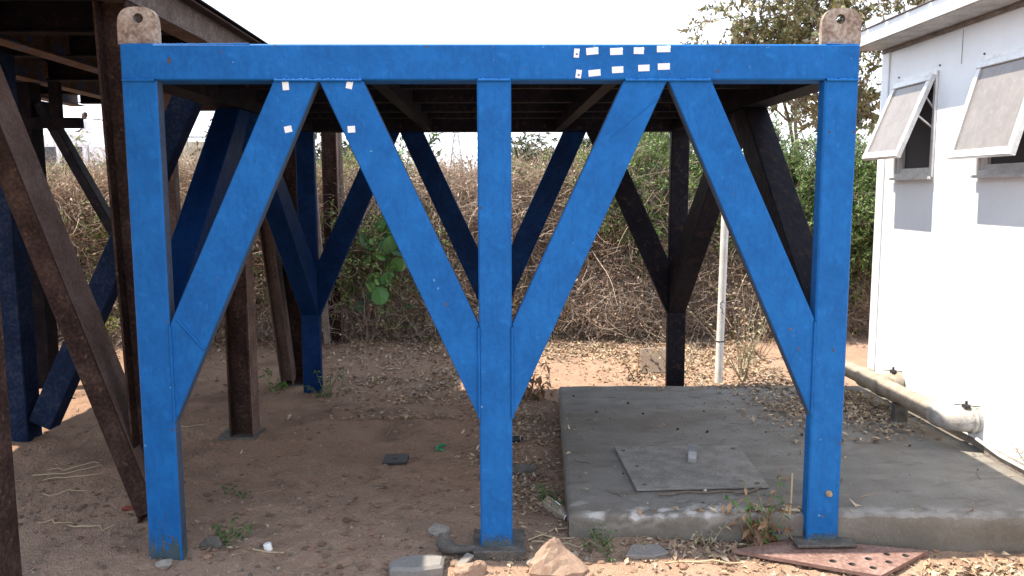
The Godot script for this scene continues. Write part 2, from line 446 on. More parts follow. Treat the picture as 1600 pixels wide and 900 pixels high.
# ------------------------------------------------------------------ small shapes
func rock(size: Vector3, sd: int, cuts: int, taper := 0.0) -> MB:
	var r := RandomNumberGenerator.new(); r.seed = sd
	var planes := []
	for i in cuts:
		planes.append([Vector3(r.randf_range(-1, 1), r.randf_range(-1, 1), r.randf_range(-1, 1)).normalized(), r.randf_range(0.55, 0.85)])
	var f := FastNoiseLite.new(); f.seed = sd; f.frequency = 0.9
	var nu := 18; var nv := 11
	var pos := func(i: int, j: int) -> Vector3:
		var a := TAU * (i % nu) / nu; var b := PI * j / nv
		var d := Vector3(sin(b) * cos(a), cos(b), sin(b) * sin(a))
		var k := 1.0
		for p in planes:
			var q: float = d.dot(p[0])
			if q > 0.01: k = minf(k, p[1] / q)
		k *= 1.0 + 0.13 * f.get_noise_3d(d.x * 2.0, d.y * 2.0, d.z * 2.0) + 0.04 * f.get_noise_3d(d.x * 7.0, d.y * 7.0, d.z * 7.0)
		var o := d * k
		var tp := 1.0 - taper * clampf(o.y + 0.25, 0.0, 1.0)
		return Vector3(o.x * tp, o.y * (1.0 + taper * 0.3), o.z * tp) * size
	var mb := MB.new()
	for j in nv:
		for i in nu:
			var a: Vector3 = pos.call(i, j); var b: Vector3 = pos.call(i + 1, j)
			var c: Vector3 = pos.call(i + 1, j + 1); var d: Vector3 = pos.call(i, j + 1)
			if j == 0: mb.tri(a, c, d)
			elif j == nv - 1: mb.tri(a, b, c)
			else:
				mb.tri(a, b, c); mb.tri(a, c, d)
	return mb

func add_leaf(mb: MB, at: Vector3, dir: Vector3, up: Vector3, l: float, w: float, bend: float, fold: float) -> void:
	# a pointed blade of four faces, creased on its midrib and bent along it
	var s := dir.cross(up).normalized()
	var u := s.cross(dir).normalized()
	var b := at + dir * l * 0.45 - u * bend * l * 0.2
	var t := at + dir * l * 0.92 - u * bend * l
	var e := u * fold * w
	var l1 := b + s * w * 0.5 + e; var r1 := b - s * w * 0.5 + e
	mb.tri(at, l1, b); mb.tri(at, b, r1); mb.tri(l1, t, b); mb.tri(b, t, r1)

func rdir(r: RandomNumberGenerator) -> Vector3:
	var z := r.randf_range(-1, 1); var a := r.randf() * TAU; var q := sqrt(1.0 - z * z)
	return Vector3(q * cos(a), z, q * sin(a))

# a spray of leaves on a few thin shoots, about one metre across before scaling
func spray(sd: int, shoots: int, per: int, l: float, w: float, cols: Array, upward: float, wood: Color) -> ArrayMesh:
	var r := RandomNumberGenerator.new(); r.seed = sd
	var mb := MB.new()
	for i in shoots:
		var d := (rdir(r) + Vector3(0, upward, 0)).normalized()
		var p := d * 0.04
		var pts := PackedVector3Array([Vector3.ZERO])
		var len := r.randf_range(0.25, 0.5)
		for k in 4:
			d = (d + rdir(r) * 0.22 + Vector3(0, -0.06, 0)).normalized()
			p += d * len / 4.0
			pts.append(p)
		mb.col = wood
		mb.tube(pts, PackedFloat32Array([0.008, 0.006, 0.005, 0.004, 0.002]), 3, false)
		for k in per:
			var t := r.randf_range(0.15, 1.0) * 4.0
			var q := mini(int(t), 3)
			var at := pts[q].lerp(pts[q + 1], t - q)
			var dd := (pts[q + 1] - pts[q]).normalized()
			var ld := (rdir(r) + dd * 0.7 + Vector3(0, 0.1, 0)).normalized()
			var c0: Color = cols[r.randi() % cols.size()]
			var br := r.randf_range(0.75, 1.25)
			mb.col = Color(c0.r * br, c0.g * br, c0.b * br)
			add_leaf(mb, at, ld, (rdir(r) * 0.6 + Vector3.UP).normalized(), l * r.randf_range(0.7, 1.25), w * r.randf_range(0.75, 1.2), r.randf_range(0.0, 0.35), r.randf_range(0.05, 0.25))
	return mb.mesh()

# limbs: returns tips [position, direction]
func limb(mb: MB, r: RandomNumberGenerator, at: Vector3, dir: Vector3, len: float, rad: float, level: int, tips: Array, lift: float) -> void:
	var pts := PackedVector3Array([at]); var rs := PackedFloat32Array([rad])
	var d := dir; var p := at
	for k in 4:
		d = (d + rdir(r) * 0.16 + Vector3(0, lift, 0)).normalized()
		p += d * len / 4.0
		pts.append(p); rs.append(rad * (1.0 - 0.12 * (k + 1)))
		if level <= 1: tips.append([p, d])
	mb.tube(pts, rs, 7 if level > 1 else 5, false)
	if level == 0: return
	var kids := 3 if level > 1 else 4
	for i in kids:
		var nd := (d + rdir(r) * 0.85 + Vector3(0, 0.15, 0)).normalized()
		var k := 2 + r.randi() % 3
		limb(mb, r, pts[k], nd, len * r.randf_range(0.6, 0.8), rad * 0.5, level - 1, tips, lift)

func tree(called: String, label: String, category: String, group: String, at: Vector3, height: float, sd: int, leafm: ArrayMesh, nleaf: int, scl: float, spread: float, trunk_r: float, levels := 2) -> Node3D:
	var r := RandomNumberGenerator.new(); r.seed = sd
	var t := thing(called, label, category, at, group)
	var mb := MB.new(); var tips := []
	mb.col = Color(1, 1, 1)
	limb(mb, r, at - Vector3(0, 0.1, 0), Vector3(r.randf_range(-0.1, 0.1), 1, 0).normalized(), height * 0.45, trunk_r, levels, tips, 0.05)
	part(t, "trunk", mb, M.bark)
	var xf := []
	var top := at.y + height
	for i in nleaf:
		var tp = tips[r.randi() % tips.size()]
		var p: Vector3 = tp[0] + rdir(r) * spread * pow(r.randf(), 0.6)
		if p.y > top: p.y = top - r.randf() * 0.4
		if p.y < at.y + 0.05: p.y = at.y + 0.05 + r.randf() * 0.3
		var b := Basis(rdir(r), r.randf() * TAU).scaled(Vector3.ONE * scl * r.randf_range(0.65, 1.3))
		xf.append(Transform3D(b, p - at))
	many(t, "crown", leafm, M.leaf, xf)
	return t

# ------------------------------------------------------------------ the blue stand
const HW := 1.526
const TOP := 2.2
const BB := 2.055
const CW := 0.142
const DEEP := 3.08
const CD := 0.072

func face_grid(mb: MB, o: Vector3, u: Vector3, w: Vector3, nu: int, ys: PackedFloat32Array, f: Callable) -> void:
	for j in ys.size() - 1:
		for i in nu:
			var k := mb.v.size()
			var nn := u.cross(w).normalized()
			for q in [[i, j], [i + 1, j], [i + 1, j + 1], [i, j + 1]]:
				var p: Vector3 = o + u * (float(q[0]) / nu) + w * ys[q[1]]
				mb.v.append(p); mb.n.append(nn); mb.c.append(f.call(p))
			mb.ix.append(k); mb.ix.append(k + 2); mb.ix.append(k + 1); mb.ix.append(k); mb.ix.append(k + 3); mb.ix.append(k + 2)

func column(t: Node3D, x0: float, z1: float, y0: float, m: Material, soiled: float, grey := false) -> void:
	var mb := MB.new()
	var b := 0.007
	var ys := PackedFloat32Array()
	var y := y0
	while y < y0 + 0.2:
		ys.append(y); y += 0.008
	for q in [0.25, 0.4, 0.7, 1.1, 1.6, BB - 0.001]: ys.append(maxf(q, y))
	var tint := func(p: Vector3) -> Color:
		var s := soiled * (0.65 + 0.7 * nz_c.get_noise_3d(p.x * 500.0, p.y * 500.0, p.z * 500.0))
		var k := clampf(1.0 - smoothstep(y0 + s * 0.35, y0 + s, p.y), 0.0, 1.0) if soiled > 0.0 else 0.0
		return Color(1, 1, 1).lerp(Color(2.4, 0.72, 0.26), k * 0.85)
	var x1 := x0 + CW; var z0 := z1 - CD
	var w := Vector3(0, 1, 0)
	face_grid(mb, Vector3(x0 + b, 0, z1), Vector3(CW - 2 * b, 0, 0), w, 8, ys, tint)
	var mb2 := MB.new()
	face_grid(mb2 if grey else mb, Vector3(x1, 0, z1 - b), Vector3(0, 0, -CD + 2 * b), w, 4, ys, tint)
	face_grid(mb, Vector3(x1 - b, 0, z0), Vector3(-CW + 2 * b, 0, 0), w, 2, ys, tint)
	face_grid(mb, Vector3(x0, 0, z0 + b), Vector3(0, 0, CD - 2 * b), w, 4, ys, tint)
	face_grid(mb, Vector3(x1 - b, 0, z1), Vector3(b, 0, -b), w, 1, ys, tint)
	face_grid(mb, Vector3(x1, 0, z0 + b), Vector3(-b, 0, -b), w, 1, ys, tint)
	face_grid(mb, Vector3(x0 + b, 0, z0), Vector3(-b, 0, b), w, 1, ys, tint)
	face_grid(mb, Vector3(x0, 0, z1 - b), Vector3(b, 0, b), w, 1, ys, tint)
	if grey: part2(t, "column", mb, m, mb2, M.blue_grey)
	else: part(t, "column", mb, m)

# dried mud splashed up the foot of a column: a thin coat with a ragged upper edge and loose specks
func mud(t: Node3D, x0: float, z1: float, y0: float, h: float, sd: int) -> void:
	var r := RandomNumberGenerator.new(); r.seed = sd
	var mb := MB.new()
	for f in 3:
		var n := 26
		var o := [Vector3(x0 + 0.007, 0, z1 + 0.001), Vector3(x0 + CW + 0.001, 0, z1 - 0.007), Vector3(x0 - 0.001, 0, z1 - CD + 0.007)][f] as Vector3
		var u := [Vector3(CW - 0.014, 0, 0), Vector3(0, 0, -CD + 0.014), Vector3(0, 0, CD - 0.014)][f] as Vector3
		var top := PackedFloat32Array()
		for i in n + 1: top.append(y0 + h * (0.72 + 0.9 * nz_c.get_noise_2d(i * 16.0 + f * 400.0, sd * 70.0) + r.randf_range(-0.025, 0.025)))
		for i in n:
			var a := o + u * (float(i) / n); var b := o + u * (float(i + 1) / n)
			mb.quad(a + Vector3(0, y0, 0), b + Vector3(0, y0, 0), b + Vector3(0, top[i + 1], 0), a + Vector3(0, top[i], 0))
		var nn := u.cross(Vector3.UP).normalized()
		for i in 60:
			var c := o + u * r.randf_range(0.05, 0.95) + Vector3(0, y0 + h * (0.75 + absf(r.randfn()) * 0.45), 0) + nn * 0.0003
			var s := r.randf_range(0.001, 0.0042)
			var ux := u.normalized()
			var ring := []
			for k in 6: ring.append(c + (ux * cos(k * TAU / 6) + Vector3.UP * sin(k * TAU / 6)) * s * r.randf_range(0.6, 1.2))
			for k in 6: mb.tri(c, ring[k], ring[(k + 1) % 6])
	part(t, "mud_coat", mb, M.mud_coat)

func weld(t: Node3D, a: Vector3, b: Vector3, rad: float, m: Material, called := "weld_bead") -> void:
	var n := maxi(4, int((b - a).length() / 0.006))
	var pts := PackedVector3Array(); var rs := PackedFloat32Array()
	for i in n + 1:
		var p := a.lerp(b, float(i) / n)
		var w := nz_c.get_noise_3d(p.x * 900.0, p.y * 900.0, p.z * 900.0)
		pts.append(p + Vector3(0, w * 0.0012, 0)); rs.append(rad * (1.0 + 0.35 * w + 0.2 * sin(i * 2.1)))
	var mb := MB.new()
	mb.tube(pts, rs, 6)
	part(t, called, mb, m)

func blue_stand() -> void:
	var t := thing("steel_stand", "bright blue welded steel stand with V braces and white stickers on its top beam", "steel frame", Vector3(0, 0, -1.5))
	var zr := -DEEP
	# columns
	column(t, -HW, 0.0, -0.04, M.blue, 0.0, true)
	mud(t, -HW, 0.0, -0.04, 0.145, 1)
	column(t, -CW / 2, 0.0, 0.035, M.blue, 0.0)
	mud(t, -CW / 2, 0.0, 0.037, 0.035, 2)
	column(t, HW - CW, 0.0, 0.045, M.blue, 0.0)
	mud(t, HW - CW, 0.0, 0.047, 0.02, 3)
	column(t, -HW, zr + CW, -0.05, M.blue_shaded, 0.0)
	column(t, -CW / 2, zr + CW, -0.05, M.blue_shaded, 0.0)
	column(t, HW - CW, zr + CW, -0.05, M.steel_shaded, 0.0)
	# top beams
	var mb := MB.new(); mb.box(Vector3(-HW, BB, -CW), Vector3(HW, TOP, 0), 0.006); part(t, "beam", mb, M.blue)
	mb = MB.new(); mb.box(Vector3(-HW, BB, zr), Vector3(HW, TOP, zr + CW), 0.006); part(t, "beam", mb, M.steel_shaded)
	mb = MB.new(); mb.box(Vector3(-HW + 0.001, BB + 0.001, zr + CW + 0.001), Vector3(-HW + CW, TOP - 0.001, -CW - 0.001), 0.005); part(t, "beam", mb, M.steel_shaded)
	mb = MB.new(); mb.box(Vector3(HW - CW, BB + 0.001, zr + CW + 0.001), Vector3(HW - 0.001, TOP - 0.001, -CW - 0.001), 0.005); part(t, "beam", mb, M.steel_shaded)
	# V braces of the front and the back
	var ca := CW / 2 + 0.0015
	var cb := HW - CW - 0.0015
	var inner := P2([ca, 0.614, 0.722, BB - 0.002, 0.541, BB - 0.002, ca, 1.03])
	var outer := P2([cb, 0.612, cb, 1.043, 0.907, BB - 0.002, 0.7255, BB - 0.002])
	for s in [1.0, -1.0]:
		for poly in [inner, outer]:
			var q := PackedVector2Array()
			for p in poly: q.append(Vector2(p.x * s, p.y))
			if s < 0: q.reverse()
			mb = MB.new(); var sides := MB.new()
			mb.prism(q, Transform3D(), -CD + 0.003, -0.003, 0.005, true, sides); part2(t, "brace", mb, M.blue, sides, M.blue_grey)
			mb = MB.new(); mb.prism(q, Transform3D(), zr + CW - CD + 0.003, zr + CW - 0.003, 0.005); part(t, "brace", mb, M.blue_shaded if s < 0 or poly == inner else M.steel_shaded)
	# braces of the two sides: an upturned V from the mid-span of the side beam
	for s in [1.0, -1.0]:
		var x: float = s * (HW - CW / 2)
		var T := Transform3D(Basis(Vector3(0, 0, 1), Vector3(0, 1, 0), Vector3(-1, 0, 0)), Vector3(x, 0, 0))
		var near := P2([-CD - 0.002, 0.63, -CD - 0.002, 1.06, -1.13, BB - 0.002, -1.33, BB - 0.002])
		var farr := P2([zr + CW + 0.002, 0.63, -1.335, BB - 0.002, -1.54, BB - 0.002, zr + CW + 0.002, 1.0])
		if true:
			near.reverse(); farr.reverse()
		for poly in [near, farr]:
			mb = MB.new()
			var q := PackedVector2Array(poly)
			if not Geometry2D.is_polygon_clockwise(q): q.reverse()
			q.reverse()
			mb.prism(q, T, -CW / 2 + 0.004, CW / 2 - 0.004, 0.005)
			part(t, "brace", mb, M.blue_shaded if s < 0 else M.steel_shaded)
	# deck and what carries it
	mb = MB.new(); mb.box(Vector3(-HW + 0.02, TOP - 0.012, zr + 0.02), Vector3(HW - 0.02, TOP + 0.002, -0.02)); part(t, "deck_plate", mb, M.deckdark)
	for x in [-0.505, 0.51]:
		mb = MB.new(); mb.bar(Vector3(x, TOP - 0.083, -CW - 0.002), Vector3(x, TOP - 0.083, zr + CW + 0.002), hsec(0.075, 0.135, 0.008, 0.006), Vector3(0, 1, 0))
		mb = MB.new(); mb.box(Vector3(x - 0.03, BB + 0.005, zr + CW + 0.002), Vector3(x + 0.03, TOP - 0.014, -CW - 0.002), 0.004)
		part(t, "joist", mb, M.steel_shaded)
	for z in [-0.78, -1.45, -2.02, -2.5]:
		for seg in [[-HW + CW + 0.002, -0.537], [-0.473, 0.478], [0.542, HW - CW - 0.002]]:
			mb = MB.new(); mb.box(Vector3(seg[0], TOP - 0.075, z - 0.004), Vector3(seg[1], TOP - 0.014, z + 0.004))
			mb.box(Vector3(seg[0], TOP - 0.083, z - 0.05), Vector3(seg[1], TOP - 0.0755, z + 0.004))
			part(t, "cross_angle", mb, M.steel_shaded)
	# lifting lugs
	for s in [-1.0, 1.0]:
		var a := PackedVector2Array(); var w := 0.083; var hh := 0.15
		a.append(Vector2(-w, 0.0)); a.append(Vector2(w, 0.0))
		for i in 13:
			var an := PI * i / 12.0
			a.append(Vector2(signf(cos(an)) * pow(absf(cos(an)), 0.72) * w, hh - 0.075 + 0.075 * pow(sin(an), 0.8)))
		var cs := CSGPolygon3D.new(); cs.polygon = a; cs.depth = 0.028; cs.mode = CSGPolygon3D.MODE_DEPTH
		var hole := CSGCylinder3D.new(); hole.radius = 0.02; hole.height = 0.2; hole.sides = 20; hole.operation = CSGShape3D.OPERATION_SUBTRACTION
		hole.material = M.grime; hole.rotation.x = PI / 2; hole.position = Vector3(0.004 if s < 0 else -0.006, 0.104, 0)
		cs.add_child(hole)
		cs.name = "lifting_lug"; cs.material = M.lug; cs.use_collision = false
		cs.position = Vector3(s * 1.452 + (0.0 if s > 0 else -0.004), TOP + 0.001, -0.02) - t.position
		t.add_child(cs, true)
	# weld beads
	for seg in [[-HW, -HW + CW], [-0.907, -0.541], [-CW / 2, CW / 2], [0.541, 0.907], [HW - CW, HW]]:
		weld(t, Vector3(seg[0] + 0.004, BB - 0.001, 0.002), Vector3(seg[1] - 0.004, BB - 0.001, 0.002), 0.0068, M.blue)
	for s in [-1.0, 1.0]:
		weld(t, Vector3(s * (CW / 2 + 0.001), 0.62, 0.0012), Vector3(s * (CW / 2 + 0.001), 1.02, 0.0012), 0.0066, M.blue)
		weld(t, Vector3(s * (HW - CW - 0.001), 0.62, 0.0012), Vector3(s * (HW - CW - 0.001), 1.035, 0.0012), 0.0066, M.blue)
	weld(t, Vector3(-1.352, 1.06, -0.002), Vector3(-1.243, 0.93, -0.001), 0.0062, M.blue)
	weld(t, Vector3(0.487, 1.82, -0.003), Vector3(0.69, 1.985, -0.003), 0.003, M.blue, "scrape_bead")
	weld(t, Vector3(-1.0, TOP + 0.001, -0.004), Vector3(-HW + 0.02, TOP - 0.001, -0.006), 0.0025, M.blue)
	weld(t, Vector3(HW - CW, TOP + 0.001, -0.004), Vector3(HW - 0.01, TOP - 0.001, -0.006), 0.0025, M.blue)
	# base plates, bolt
	mb = MB.new(); mb.box(Vector3(-0.105, -0.02, -0.19), Vector3(0.128, 0.036, 0.055), 0.005); part(t, "base_plate", mb, M.grime)
	mb = MB.new(); mb.box(Vector3(HW - CW - 0.06, 0.034, -0.2), Vector3(HW + 0.06, 0.046, 0.06), 0.003); part(t, "base_plate", mb, M.grime)
	mb = MB.new()
	mb.lathe(P2([0.015, 0.0, 0.015, 0.012, 0.010, 0.016, 0.010, 0.024, 0.0, 0.027]), Transform3D(Basis(Vector3(1, 0, 0), PI / 2), Vector3(1.473, 0.262, 0)), 6)
	part(t, "bolt", mb, M.bolt)
	# chips and scuffs in the paint: small ragged flakes on the front faces, thickest along the edges
	for kind in 2:
		var r := RandomNumberGenerator.new(); r.seed = 31 + kind
		mb = MB.new()
		for i in [95, 40][kind]:
			var p := Vector3.ZERO
			var u := r.randf()
			if u < 0.4: p = Vector3(r.randf_range(-HW + 0.02, HW - 0.02), (TOP - 0.008 - absf(r.randfn()) * 0.006) if r.randf() < 0.6 else r.randf_range(BB + 0.01, TOP - 0.01), 0.0004)
			elif u < 0.75:
				var cxx: float = [-HW, -CW / 2, HW - CW][r.randi() % 3]
				p = Vector3(cxx + (r.randf_range(0.012, CW - 0.012) if r.randf() < 0.5 else (0.010 if r.randf() < 0.5 else CW - 0.010)), 0.06 + 1.95 * pow(r.randf(), 1.8), 0.0004)
			else:
				var q := r.randf(); var sg := -1.0 if r.randf() < 0.5 else 1.0
				p = Vector3(sg * (lerpf(0.09, 0.60, q) if r.randf() < 0.5 else lerpf(1.34, 0.85, q)), lerpf(0.86, 1.95, q), -0.0026)
			var s := 0.0016 + 0.0065 * pow(r.randf(), 4.0)
			var st := r.randf_range(0.4, 1.8)
			var ring := []
			for k in 7: ring.append(p + Vector3(cos(k * TAU / 7) * s * r.randf_range(0.5, 1.3), sin(k * TAU / 7) * s * st * r.randf_range(0.5, 1.3), 0))
			for k in 7: mb.tri(p, ring[k], ring[(k + 1) % 7])
		part(t, "paint_chips", mb, M.rust if kind == 0 else M.chalk, true)
	# stickers
	for q in [[0.342, 2.163, 0.022, 0.036, -4, 1], [0.407, 2.171, 0.05, 0.028, 5, 0], [0.507, 2.170, 0.052, 0.028, 2, 0], [0.6, 2.173, 0.042, 0.027, -1, 0], [0.703, 2.180, 0.056, 0.026, 1, 0],
			[0.351, 2.079, 0.023, 0.034, -8, 1], [0.417, 2.083, 0.05, 0.026, 6, 0], [0.513, 2.096, 0.047, 0.026, 3, 0], [0.622, 2.103, 0.047, 0.026, 2, 0], [0.705, 2.109, 0.050, 0.026, 2, 0],
			[-0.858, 2.032, 0.026, 0.035, 4, 2], [-0.854, 1.856, 0.031, 0.026, 12, 2], [-0.596, 2.037, 0.026, 0.034, -13, 2], [-0.593, 1.855, 0.031, 0.027, 3, 2]]:
		mb = MB.new()
		var zf := -0.0025 if q[5] == 2 else 0.0005
		var T := Transform3D(Basis(Vector3(0, 0, 1), deg_to_rad(q[4])), Vector3(q[0], q[1], zf))
		var hx: float = q[2] / 2; var hy: float = q[3] / 2
		# a label with one corner that has come away
		mb.prism(P2([-hx, -hy, hx, -hy, hx, hy, -hx, hy]), T, 0.0, 0.0008)
		mb.tri(T * Vector3(hx, hy, 0.001), T * Vector3(hx * 0.4, hy, 0.0009), T * Vector3(hx, hy * 0.2, 0.005))
		var st := part(t, "sticker", mb, M.sticker)
		if q[5] == 1:
			var ink := MB.new()
			var blob := PackedVector2Array()
			for i in 11: blob.append(Vector2.from_angle(TAU * i / 11) * (0.0042 + 0.002 * sin(i * 2.7)) + Vector2(0.001, -0.004))
			ink.prism(blob, T, 0.0009, 0.0014)
			var o := MeshInstance3D.new(); o.name = "ink_mark"; o.mesh = ink.mesh(); o.material_override = M.ink
			st.add_child(o, true)

# ------------------------------------------------------------------ the rusty stand
const BRA := Vector3(-1.685, 0.06, -0.36)
const BRB := Vector3(-2.47, 2.44, -0.36)
func rusty_stand() -> void:
	var t := thing("rusty_steel_stand", "tall rusty brown steel stand with peeling blue paint, left of the blue one", "steel frame", Vector3(-3.0, 0, -2.2))
	var H := 2.46
	var mb: MB
	var hs := hsec(0.15, 0.15, 0.011, 0.008)
	for z in [1.9, 0.62, -0.46, -1.82, -3.26, -4.97]:
		mb = MB.new()
		var x := -1.655 if z < -1.0 else (-1.73 if z < 0.0 else -1.83)
		mb.bar(Vector3(x + (0.065 if z == -0.46 else 0.0), -0.06, z), Vector3(x, H, z), hs, Vector3(1, 0, 0))
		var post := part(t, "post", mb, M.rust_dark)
		if z < -1.0:
			mb = MB.new(); mb.box(Vector3(x + 0.0755, 0.016, z - 0.076), Vector3(x + 0.079, H - 0.01, z + 0.077), 0.001); part_of(post, "flange", mb, M.rust_pale)  # paler plate gives the right face its lit tone
		if z < -1.0:
			mb = MB.new(); mb.box(Vector3(x - 0.15, -0.01, z - 0.14), Vector3(x + 0.10, 0.014, z + 0.10), 0.003); part(t, "base_plate", mb, M.grime)
	# middle, rear and outer posts
	for q in [[-3.09, -1.83, 0.13, 0.17, "navy_dirty"], [-3.74, -3.26, 0.2, 0.16, "deckdark"], [-2.61, -3.26, 0.1, 0.1, "rust"], [-4.2, -1.83, 0.14, 0.14, "rust_dark"], [-4.2, 0.62, 0.14, 0.14, "rust_dark"]]:
		mb = MB.new(); mb.bar(Vector3(q[0], -0.06, q[1]), Vector3(q[0], H, q[1]), rect(q[2], q[3], 0.006), Vector3(1, 0, 0)); part(t, "post", mb, M[q[4]])
	# deck beams that run to the back
	for x in [-1.715, -2.84, -3.6, -4.2]:
		mb = MB.new(); mb.bar(Vector3(x, H + 0.096, 2.1), Vector3(x, H + 0.096, -5.06), hsec(0.19, 0.13, 0.011, 0.008), Vector3(0, 1, 0)); part(t, "deck_beam", mb, M.rust_blue if x < -2.0 else M.rust)
	# cross beams between them
	for z in [1.9, 0.62, -0.46, -1.3, -2.1, -3.26, -4.2, -4.97]:
		for seg in [[-4.13, -3.67], [-3.53, -2.91], [-2.77, -1.785]]:
			mb = MB.new(); mb.bar(Vector3(seg[0], H + 0.1, z), Vector3(seg[1], H + 0.1, z), hsec(0.16, 0.1, 0.009, 0.007), Vector3(0, 1, 0)); part(t, "cross_beam", mb, M.deckdark)
	mb = MB.new(); mb.box(Vector3(-4.28, H + 0.193, -5.08), Vector3(-1.625, H + 0.203, 2.13)); part(t, "deck_plate", mb, M.deckdark)  # front end run out of view, added to darken the left side
	# braces across
	mb = MB.new(); mb.bar(BRA + Vector3(0, 0, -0.115), BRB + Vector3(0, 0, -0.115), rect(0.092, 0.21, 0.006), Vector3(1, 0, 0)); var web := part(t, "brace", mb, M.rust_pale)  # lit right face and shaded front put into two rust tones
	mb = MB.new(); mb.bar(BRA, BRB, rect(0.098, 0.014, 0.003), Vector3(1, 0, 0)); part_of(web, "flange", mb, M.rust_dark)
	mb = MB.new(); mb.bar(Vector3(-2.96, 0.10, -1.83), Vector3(-1.86, 2.3, -1.83), rect(0.15, 0.14, 0.006), Vector3(1, 0, 0)); part(t, "brace", mb, M.navy_dirty)
	mb = MB.new(); mb.bar(Vector3(-3.2, 0.10, -1.83), Vector3(-4.12, 2.3, -1.83), rect(0.15, 0.14, 0.006), Vector3(1, 0, 0)); part(t, "brace", mb, M.navy_dirty)
	mb = MB.new(); mb.bar(Vector3(-3.6, 2.3, -3.26), Vector3(-2.66, 0.45, -3.26), rect(0.075, 0.12, 0.006), Vector3(1, 0, 0)); part(t, "brace", mb, M.steel_shaded)
	# braces along the side
	mb = MB.new(); mb.bar(Vector3(-1.69, 2.4, -2.3), Vector3(-1.69, 0.06, -3.14), hsec(0.1, 0.12, 0.009, 0.007), Vector3(1, 0, 0)); part(t, "brace", mb, M.rust)
	mb = MB.new(); mb.bar(Vector3(-1.69, 2.4, -4.1), Vector3(-1.69, 0.08, -4.72), rect(0.06, 0.05, 0.004), Vector3(1, 0, 0)); part(t, "brace", mb, M.brownstrip)
	# hanging bracket under the deck
	mb = MB.new(); mb.box(Vector3(-3.66, 2.10, -3.19), Vector3(-3.24, 2.18, -3.11), 0.004); part(t, "hanger_bar", mb, M.deckdark)
	mb = MB.new(); mb.box(Vector3(-3.47, 2.181, -3.18), Vector3(-3.39, 2.455, -3.12), 0.004); part(t, "hanger_strap", mb, M.deckdark)
	mb = MB.new(); mb.box(Vector3(-2.77, 2.245, -3.30), Vector3(-1.735, 2.30, -3.22), 0.004); part(t, "tie_bar", mb, M.rust_dark)
	# a thin rod that stands behind
	mb = MB.new(); mb.tube(PackedVector3Array([Vector3(-1.56, -0.03, -5.02), Vector3(-1.575, 2.4, -5.03)]), PackedFloat32Array([0.035, 0.03]), 10)
	one("timber_pole", mb, M.bark, "thin brown wooden pole standing upright by the hedge behind the rusty stand", "pole")

# ------------------------------------------------------------------ slab and cover
func slab_y(x: float) -> float:
	return 0.11 + 0.035 * (x - 0.35)

func slab_point(u: float, v: float) -> Vector2:
	var f := Vector2(0.335, -0.165).lerp(Vector2(2.66, 0.10), u)
	var b := Vector2(0.49, -2.62).lerp(Vector2(2.66, -2.25), u)
	return f.lerp(b, v)

func slab_tint(x: float, z: float, face: float) -> Color:
	var a := nz_a.get_noise_2d(x * 55.0, z * 55.0 + 300.0)
	var b := nz_c.get_noise_2d(x * 160.0 + 90.0, z * 160.0)
	var s := nz_b.get_noise_2d(x * 25.0, z * 160.0)
	var k := 1.0 + 0.20 * a + 0.08 * b + 0.14 * s
	k *= 0.365
	var cc := Color(k, k * 0.965, k * 0.915)
	var fz := z - lerpf(-0.165, 0.10, (x - 0.335) / 2.325)      # distance behind the front edge (negative)
	# lime bloom along the front lip
	var lip := exp(-pow((fz + 0.03) / 0.05, 2.0)) if face == 0.0 else exp(-pow(face / 0.045, 2.0))
	var n := nz_c.get_noise_2d(x * 120.0, z * 200.0 + face * 300.0) + 0.7 * nz_b.get_noise_2d(x * 90.0, z * 90.0 + face * 60.0)
	var w := lip * smoothstep(0.35, 0.55, x) * (1.0 - 0.75 * smoothstep(0.95, 1.1, x)) * smoothstep(-0.2, 0.25, n)
	cc = cc.lerp(Color(0.30, 0.26, 0.225), 0.65 * smoothstep(0.08, 0.4, nz_a.get_noise_2d(x * 70.0 + 500.0, z * 110.0)))
	cc = cc.lerp(Color(0.24, 0.21, 0.19), 0.5 * smoothstep(0.25, 0.45, nz_c.get_noise_2d(x * 40.0, z * 130.0 + 77.0)))
	var smear := smoothstep(0.25, 0.6, n) * smoothstep(-0.3, -0.05, fz) * (1.0 - smoothstep(1.0, 1.3, x)) * 0.35 if face == 0.0 else 0.0
	cc = cc.lerp(Color(1, 1, 1), clampf(w * 1.1 + smear * 1.3, 0.0, 1.0))
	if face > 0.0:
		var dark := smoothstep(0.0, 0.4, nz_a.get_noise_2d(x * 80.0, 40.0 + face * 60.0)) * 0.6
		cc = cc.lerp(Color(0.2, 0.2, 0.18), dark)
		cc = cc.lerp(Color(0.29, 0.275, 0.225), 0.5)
	return cc

